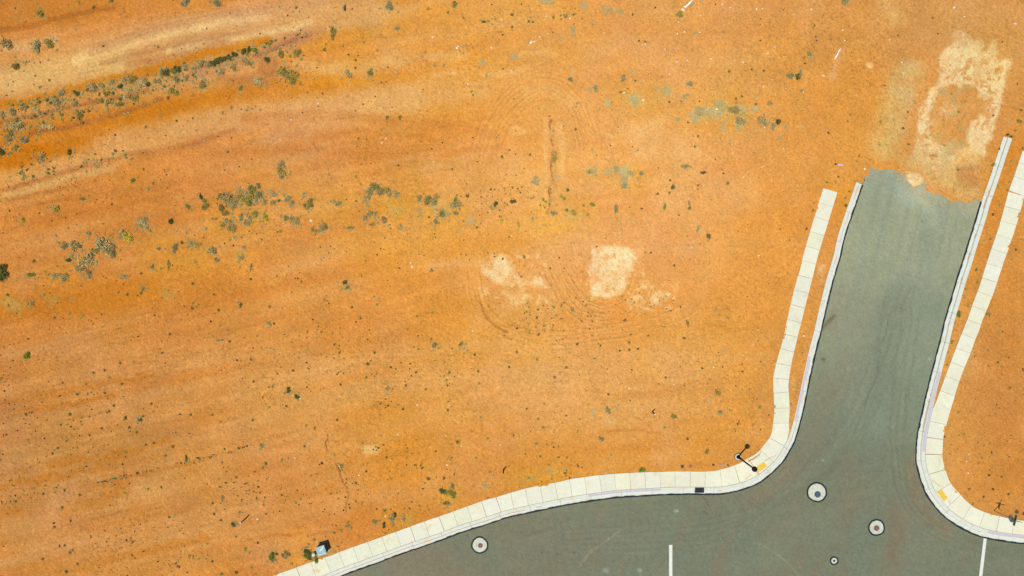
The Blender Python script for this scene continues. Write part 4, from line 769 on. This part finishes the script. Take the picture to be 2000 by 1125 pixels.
1651 4 9x6 b;1872 218 4x5 n;1940 226 3 d;1872 177 4x5 p;1859 183 4 o;1884 199 3x5 o;1872 249 4 g;1728 167 4x3 d;1718 195 4x3 g;1719 238 3x5 o;1764 251 3 w;1773 218 2x3 w;1660 224 2 d;1656 237 3x2 d;1759 97 2 d;1992 240 6 o;1968 240 3 g;1983 255 4x3 w;1994 215 5x3 d;1987 164 2x3 d;1618 260 3 w"""
items = []
for tk in DATA.replace('\n', '').split(';'):
    tk = tk.strip()
    if not tk: continue
    a = tk.split(); r_ = a[2].split('x'); r1 = float(r_[0]); r2 = float(r_[-1]); items.append((float(a[0]), float(a[1]), r1, r2, a[3]))
GX = xs; GY = ys
def gz(px, py):
    if 1690 < px < 1912 and py < 440 and py > 330 and inside(np.array([px]), np.array([py]), EDGE+[(1905, 450), (1660, 450)])[0]: return -.098
    i = int(np.clip(np.searchsorted(xs, px), 0, len(xs)-1)); j = int(np.clip(np.searchsorted(ys, py), 0, len(ys)-1)); return float(max(Hh[i, j], -.1))
PLACES = [((1190,530), 110, 'by the larger bleached patch'), ((990,530), 80, 'by the smaller bleached patch'), ((1075,330), 60, 'along the cracked gully'), ((660,930), 50, 'along the lower gully'),
          ((1410,222), 100, 'in the pale grass patch'), ((1060,200), 80, 'inside the upper tyre loop'), ((625,1072), 50, 'beside the teal cabinet'), ((1441,892), 60, 'near the black lamp')]
def place(x, y):
    for (a, b), r, s in PLACES:
        if math.hypot(x-a, y-b) < r: return s
    if x > 1800 and y > 330: return 'on dirt right of the street'
    if x > 1690 and y < 390: return 'before the street end'
    if x > 1545 and y > 330: return 'beside the left kerb'
    berm = 235-.27*x+(.0001*x*x)
    if x < 620 and abs(y-berm) < 42: return 'on the weedy berm'
    if x < 700 and y < berm: return 'by the pale track'
    if x < 900 and y < 360: return 'below the weedy berm'
    if x < 420 and y < 580: return 'in the left bush group'
    if x < 800 and 360 <= y < 560: return 'in the middle bush row'
    if x < 1300 and 360 <= y < 480: return 'in the middle weed belt'
    if y > 850 and x > 800: return 'above the lower pavement'
    if y > 840 and x < 420: return 'on the furrowed lower-left dirt'
    if y > 560 and x < 800: return 'on open left-hand dirt'
    if y > 560: return 'on open dirt above the pavement'
    if y < 120: return 'on stony ground at the top'
    return 'on open orange dirt'
pending = {}
ORD = 'leftmost second third fourth fifth sixth seventh eighth ninth tenth eleventh twelfth thirteenth fourteenth fifteenth sixteenth seventeenth eighteenth nineteenth twentieth'.split()
NUM = 'one two three four five six seven eight nine ten eleven twelve thirteen fourteen fifteen sixteen seventeen eighteen nineteen twenty'.split()
def uniq(o, head, x, y): pending.setdefault(f'{head} {place(x, y)}', []).append((x, y, o))
def settle():
    for l, q in pending.items():
        q.sort(key=lambda t: (t[0], t[1])); n = len(q)
        for i, (x, y, o) in enumerate(q):
            o['label'] = l if n == 1 else f"{l}, {'leftmost' if i == 0 else 'rightmost' if i == n-1 else ORD[min(i, 19)]+' from left'} of {NUM[min(n, 20)-1]} alike"
def size_word(r): return 'big' if r >= 11 else 'medium' if r >= 7.5 else 'small' if r >= 5 else 'little' if r >= 3.5 else 'tiny'
shrubs = [q for q in items if max(q[2], q[3]) >= 6 or (q[4] in 'pb' and max(q[2], q[3]) >= 5)]
flats = sorted([q for q in shrubs if q[4] == 'p' and q[0] > 800], key=lambda q: -q[2]*q[3])[:300]; bushes = sorted([q for q in shrubs if q not in flats], key=lambda q: -q[2]*q[3])
over = bushes[300:]; shrubs = flats+bushes[:300]
weeds = sorted([q for q in items if q not in shrubs and q not in over], key=lambda q: -q[2]*q[3])
print('flats', len(flats), 'over', len(over), 'shrubs', len(shrubs), 'weeds', len(weeds))
def put(q, k, name, meshes, head, cat, group, hs):
    x, y, a, b, c = q; me = meshes[k % len(meshes)]
    o = bpy.data.objects.new(name, me); C.objects.link(o)
    h = hs*min(a, b)*S; o.location = W(x, y, gz(x, y)-.01); kk = 1.3 if name == 'shrub' else 1.35 if 'grass' in name else 1.15; o.scale = (a*S*kk, b*S*kk, h); o.rotation_euler = (0, 0, random.uniform(0, 6.28) if max(a, b) < 1.15*min(a, b) else random.choice((0, 3.14)))
    base = COL[c][0]; v = random.uniform(.85, 1.15); o.color = (base[0]*v*random.uniform(.93, 1.07), base[1]*v, base[2]*v, 1)
    sh = ' wide' if a > b*1.25 else ' narrow' if b > a*1.25 else ''; tag(o, '', cat, group); uniq(o, f'{size_word(max(a, b))}{sh} {COL[c][1]} {head}', x, y)
for k, q in enumerate(shrubs):
    flat = q[4] == 'p' and q[0] > 800
    if flat: put(q, k, 'dry_grass_patch', FLAT, 'grass', 'grass patch', 'patches of low dry grass', .8)
    else: put(q, k, 'shrub', BUSH, 'shrub', 'shrub', 'low shrubs scattered over the red dirt', 1.15)
for k, q in enumerate(weeds[:300]): put(q, k, 'weed', TUFT if q[4] != 'p' else FLAT, 'weed', 'weed', 'small weeds scattered over the red dirt', .7)
# everything smaller: one mass of tiny weeds, and gravel
def tiny(name, pts, maker, m):
    V = []; F = []; Cc = []
    for p in pts: maker(V, F, Cc, *p)
    return link(name, finish(name, V, F, Cc), m)
rt_ = np.random.default_rng(5)
def sprig(V, F, Cc, x, y, r, col):
    o = np.array(W(x, y, gz(x, y)))
    for _ in range(int(9+r*5)):
        a = rt_.uniform(0, 6.28); e = rt_.uniform(.1, 1.0); n = np.array([math.cos(a)*math.cos(e), math.sin(a)*math.cos(e), math.sin(e)*.7]); P = o+np.array([rt_.normal(0, .25), rt_.normal(0, .25), .02])*r*S
        br = rt_.uniform(.7, 1.25); leafset(V, F, Cc, P, n, r*S*rt_.uniform(.5, 1.0), r*S*.30, rt_, tuple(np.array(col)*br))
def blocked(x, y):
    i = min(len(xs)-1, int(np.searchsorted(xs, x))); j = min(len(ys)-1, int(np.searchsorted(ys, y))); return bool(ins[i, j] or inp[i, j] or dk[i, j] < 9)
pts = [(q[0], q[1], (q[2]+q[3])/2, COL[q[4]][0]) for q in weeds[300:]+over]
dens = np.clip(.22+.9*fbm(X, Y, 120, 411, 3), 0, 1)*(1-.75*sm(1250, 1500, X))*(.45+.9*sm(560, 800, Y))
n = 0
while n < 2400:
    x, y = rt_.uniform(-20, 2020), rt_.uniform(-20, 1140)
    i = int(np.searchsorted(xs, x)); j = int(np.searchsorted(ys, y))
    if rt_.random() > dens[i, j] or blocked(x, y): continue
    c = ('d', 'w', 'o', 'r', 'd')[rt_.integers(0, 5)]; pts.append((x, y, (.7+1.6*rt_.random()**1.7), tuple(np.array(COL[c][0])*.75))); n += 1
for q in shrubs:
    if q[0] < 1000 and rt_.random() < .8:
        for _ in range(int(2+q[2]*.9)):
            a_ = rt_.uniform(0, 6.28); d_ = rt_.uniform(.8, 2.1); x = q[0]+math.cos(a_)*q[2]*d_; y = q[1]+math.sin(a_)*q[3]*d_
            if not blocked(x, y): pts.append((x, y, rt_.uniform(1.2, 3.2), COL[('g', 'o', 'p', 'g')[rt_.integers(0, 4)]][0]))
for (x0, y0, x1, y1, n, sp_) in [(185,945,420,890,40,2), (420,888,490,870,16,2), (-5,985,120,950,14,2), (10,785,170,752,16,3), (150,770,215,765,6,2), (90,640,400,610,24,6), (640,235,720,200,8,5), (1000,620,1240,640,50,12), (1060,600,1160,590,26,10), (960,360,1080,400,40,14), (0,250,300,185,60,7), (20,345,260,300,60,8), (320,1100,400,1085,24,8), (560,660,640,650,10,5), (1040,640,1200,700,40,16), (900,385,1000,410,40,14), (420,330,520,310,12,12), (40,950,160,860,30,22), (500,960,640,1000,34,16), (700,870,900,905,30,10), (1200,580,1320,600,26,14), (0,228,200,180,100,13), (200,185,420,140,120,12), (400,130,560,90,70,8), (40,255,300,195,50,10), (0,262,40,250,20,10), (430,400,520,380,60,14), (120,490,230,480,50,16)]:
    for _ in range(n):
        t_ = rt_.random(); x = x0+(x1-x0)*t_+rt_.normal(0, sp_); y = y0+(y1-y0)*t_+rt_.normal(0, sp_)
        if not blocked(x, y): big = x0 < 560 and y0 < 500 and n > 45; pts.append((x, y, rt_.uniform(1.3, 4.2) if big else rt_.uniform(.9, 2.3), COL[('g', 'o', 'p', 'o', 'd')[rt_.integers(0, 5)] if big else ('d', 'w', 'o')[rt_.integers(0, 3)]][0]))
tag(tiny('tiny_weeds', pts, sprig, M['speck']), 'countless tiny dark weeds and sprigs dotted across the orange dirt', 'weeds', kind='stuff')
def pebble(V, F, Cc, x, y, r, col):
    o = np.array(W(x, y, gz(x, y))); b = len(V); r = r*S; n = 5; a0 = rt_.uniform(0, 6)
    for i in range(n):
        a = a0+i*6.283/n; V.append(o+np.array([math.cos(a)*r*rt_.uniform(.7, 1.2), math.sin(a)*r*rt_.uniform(.7, 1.2), -.01]))
    V.append(o+np.array([0, 0, r*.8])); Cc += [col]*(n+1)
    for i in range(n): F.append((b+i, b+(i+1) % n, b+n))
pts = []
WH = (.62, .56, .44); YL = (.60, .46, .22); PK = (.50, .34, .24); DK = (.10, .055, .04)
for (x, y, sx, sy, n) in [(1380,60,110,45,260), (1500,80,60,50,120), (920,70,60,22,110), (1040,88,30,10,60), (1180,240,24,14,50), (1230,260,16,14,46), (1390,120,90,20,80), (1160,140,20,12,24), (1270,110,40,16,44), (1530,250,60,60,40), (1740,12,26,10,40), (1640,600,10,60,18), (1180,225,12,26,30), (30,97,30,5,30), (1580,520,20,90,24), (1700,60,120,50,70), (1000,550,60,30,30), (1440,640,60,80,60), (1320,780,100,60,30), (1350,310,120,40,60), (1960,700,30,120,40)]:
    for _ in range(n):
        px, py = rt_.normal(x, sx), rt_.normal(y, sy)
        if blocked(px, py): continue
        c = (WH, YL, YL, PK)[rt_.integers(0, 4)]; pts.append((px, py, rt_.uniform(.45, 1.05), c))
for _ in range(3800):
    px, py = rt_.uniform(-20, 2020), rt_.uniform(-20, 1140)
    if blocked(px, py): continue
    pts.append((px, py, rt_.uniform(.4, .9), (DK, DK, YL, PK)[rt_.integers(0, 4)]))
for (x0, y0, x1, y1, n, sp_) in [(0,372,230,318,110,5), (60,262,310,196,90,3), (-5,244,290,180,90,4), (500,112,610,66,60,5), (100,372,160,352,30,7)]:
    for _ in range(n):
        t_ = rt_.random(); pts.append((x0+(x1-x0)*t_+rt_.normal(0, sp_), y0+(y1-y0)*t_+rt_.normal(0, sp_), rt_.uniform(.6, 1.5), (.17, .085, .05)))
for _ in range(420):        # crumbs and sand spilled from the dirt onto the asphalt end
    k_ = rt_.integers(0, len(EDGE)-1); t_ = rt_.random(); px = EDGE[k_][0]*(1-t_)+EDGE[k_+1][0]*t_+rt_.normal(0, 5); py = EDGE[k_][1]*(1-t_)+EDGE[k_+1][1]*t_+abs(rt_.normal(0, 11))
    if 1694 < px < 1910: pts.append((px, py, rt_.uniform(.4, 1.5), ((.46, .30, .16), (.50, .40, .27), (.40, .22, .10))[rt_.integers(0, 3)]))
tag(tiny('gravel', pts, pebble, M['speck']), 'scattered gravel and crumbs of pale stone over the orange dirt', 'gravel', kind='stuff')
# larger pale stones and scraps, one by one
def stone_mesh(seed):
    r = np.random.default_rng(seed); V = []; F = []; n = 8
    for z, k in ((-.1, 1.0), (.35, .92), (.62, .5)):
        for i in range(n):
            a = i*6.283/n; q = k*r.uniform(.75, 1.15); V.append((q*math.cos(a), q*math.sin(a), z+r.uniform(-.06, .06)))
    V.append((0, 0, .7))
    for l in range(2):
        for i in range(n): F.append((l*n+i, l*n+(i+1) % n, (l+1)*n+(i+1) % n, (l+1)*n+i))
    for i in range(n): F.append((2*n+i, 2*n+(i+1) % n, 3*n))
    me = mesh_from('stone', V, F); me.materials.append(M['stone']); return me
ST = [stone_mesh(i) for i in range(5)]
STONES = """1037 83 4x2.4;1044 81 2;892 94 2.4;895 91 1.6;960 93 2.2;979 38 1.8;1067 32 2;1113 36 1.8;845 73 1.8;1334 19 3.4x2;1338 13 3x1.5;1478 18 2.2;1489 17 2;1411 8 2;1325 43 1.7;1337 62 1.8;1323 66 1.6;1260 86 1.9;1367 63 1.5;1342 118 1.7;1322 121 1.6;1389 115 1.6;1451 122 1.8;1381 214 3.4x1.8;1256 196 2.6;1219 181 2.8x1.8;1491 170 1.9;1493 249 1.6;1308 145 1.5;999 138 1.5;913 164 1.7;1863 15 2.2;1883 33 2.2x1.4;1983 46 3.8x2;1608 148 3.4x1.8;1646 59 2;1650 79 1.4;1737 78 1.4;1761 122 1.6;805 521 2.2;802 513 1.4;1005 540 2;999 461 2.4x1.4;878 415 1.8x1;608 431 3.2;622 202 1.4;569 234 1.5;746 279 2.6x1.6;754 270 1.6;923 646 2x1.4;815 791 1.7;1394 717 1.7;586 778 1.9;701 928 1.8;576 895 1.6;663 911 1.5;503 1014 2.4x1.2;753 1008 1.6;777 849 1.5;1689 330 2;1299 96 1.4;1498 105 1.5;1513 92 1.4;1551 28 1.6;1426 15 1.5;1368 30 1.3;1180 64 1.4;1585 18 1.4;1070 66 1.4;1054 72 1.3;847 316 1.2;1233 276 1.5;1500 104 1.3;1569 180 1.5;1400 213 2.4x1.4;1229 347 1.8;1430 300 1.3;1487 327 1.3;1452 346 1.5;1530 291 1.4;1482 499 1.5;1210 455 1.2;1471 674 1.6;1397 712 1.2;1209 747 1.4;1229 758 1.6;1316 751 1.2;873 908 1.5;901 871 1.7;977 869 1.3;871 851 1.5;1570 656 1.8;1565 648 1.2;1938 884 1.3;1891 924 1.5;1892 887 1.5;1888 901 1.4"""
for k, tk in enumerate(STONES.split(';')):
    a = tk.split(); x, y = float(a[0]), float(a[1]); r_ = a[2].split('x'); r1, r2 = float(r_[0]), float(r_[-1])
    o = bpy.data.objects.new('stone', ST[k % 5]); C.objects.link(o); o.location = W(x, y, gz(x, y)); o.scale = (r1*S, r2*S, min(r1, r2)*S*.8); o.rotation_euler = (0, 0, random.uniform(-.5, .9))
    v = random.uniform(.8, 1); yl = random.random() < .4; o.color = (.74*v, (.62 if yl else .70)*v, (.42 if yl else .62)*v, 1)
    tag(o, '', 'stone', 'pale stones lying on the red dirt'); uniq(o, ('largest ' if k == 0 else 'long ' if r1 > r2*1.4 else 'round ')+('yellowish' if yl else 'white')+' stone', x, y)
# torn scraps of sheet
def scrap(px, py, L, Wd, rot, m, label, name, cat):
    r = np.random.default_rng(int(px)); V = []; F = []; n = 9
    for i in range(n):
        t_ = i/(n-1); wd = Wd*S*(.35+.65*math.sin(math.pi*(t_*.9+.05)))*r.uniform(.6, 1.1)
        for s in (-1, 1): V.append((((t_-.5)*L*S), s*wd/2+r.normal(0, .01), .02+.05*r.random()))
    for i in range(n-1): F.append((2*i, 2*i+1, 2*i+3, 2*i+2))
    o = link(name, mesh_from(name, V, F), m); o.location = W(px, py, gz(px, py)+.01); o.rotation_euler = (0, 0, math.radians(rot))
    sd = o.modifiers.new('thickness', 'SOLIDIFY'); sd.thickness = .012
    tag(o, label, cat)
scrap(1635, 106, 24, 3, 62, M['white'], 'long torn white plastic strip on dirt toward the upper right', 'plastic_scrap', 'litter')
scrap(1345, 8, 22, 4, 45, M['white'], 'bent white plastic scrap beside grass at the top edge', 'plastic_scrap', 'litter')
scrap(1641, 322.5, 13, 3.2, -4, M['lav'], 'crumpled grey-white scrap with a dark end, left of the street end', 'plastic_scrap', 'litter')
scrap(1632, 320.5, 5, 3, -10, M['black'], 'small black scrap touching the crumpled grey-white one', 'rubber_scrap', 'litter')
scrap(1411, 907.5, 11, .9, 0, M['lav'], 'thin pale stick lying in dirt left of the black lamp', 'stick', 'stick')
scrap(1724, 312, 8, .9, -18, M['lav'], 'thin pale stick lying on dirt above the street end', 'stick', 'stick')
scrap(656, 15, 11, 1.2, 8, M['dust'], 'curved brown stick on the pale track near the top', 'stick', 'stick')
scrap(395, 273, 12, .9, -28, M['lav'], 'pale twig on the tan band below the weedy berm', 'stick', 'stick')
settle()
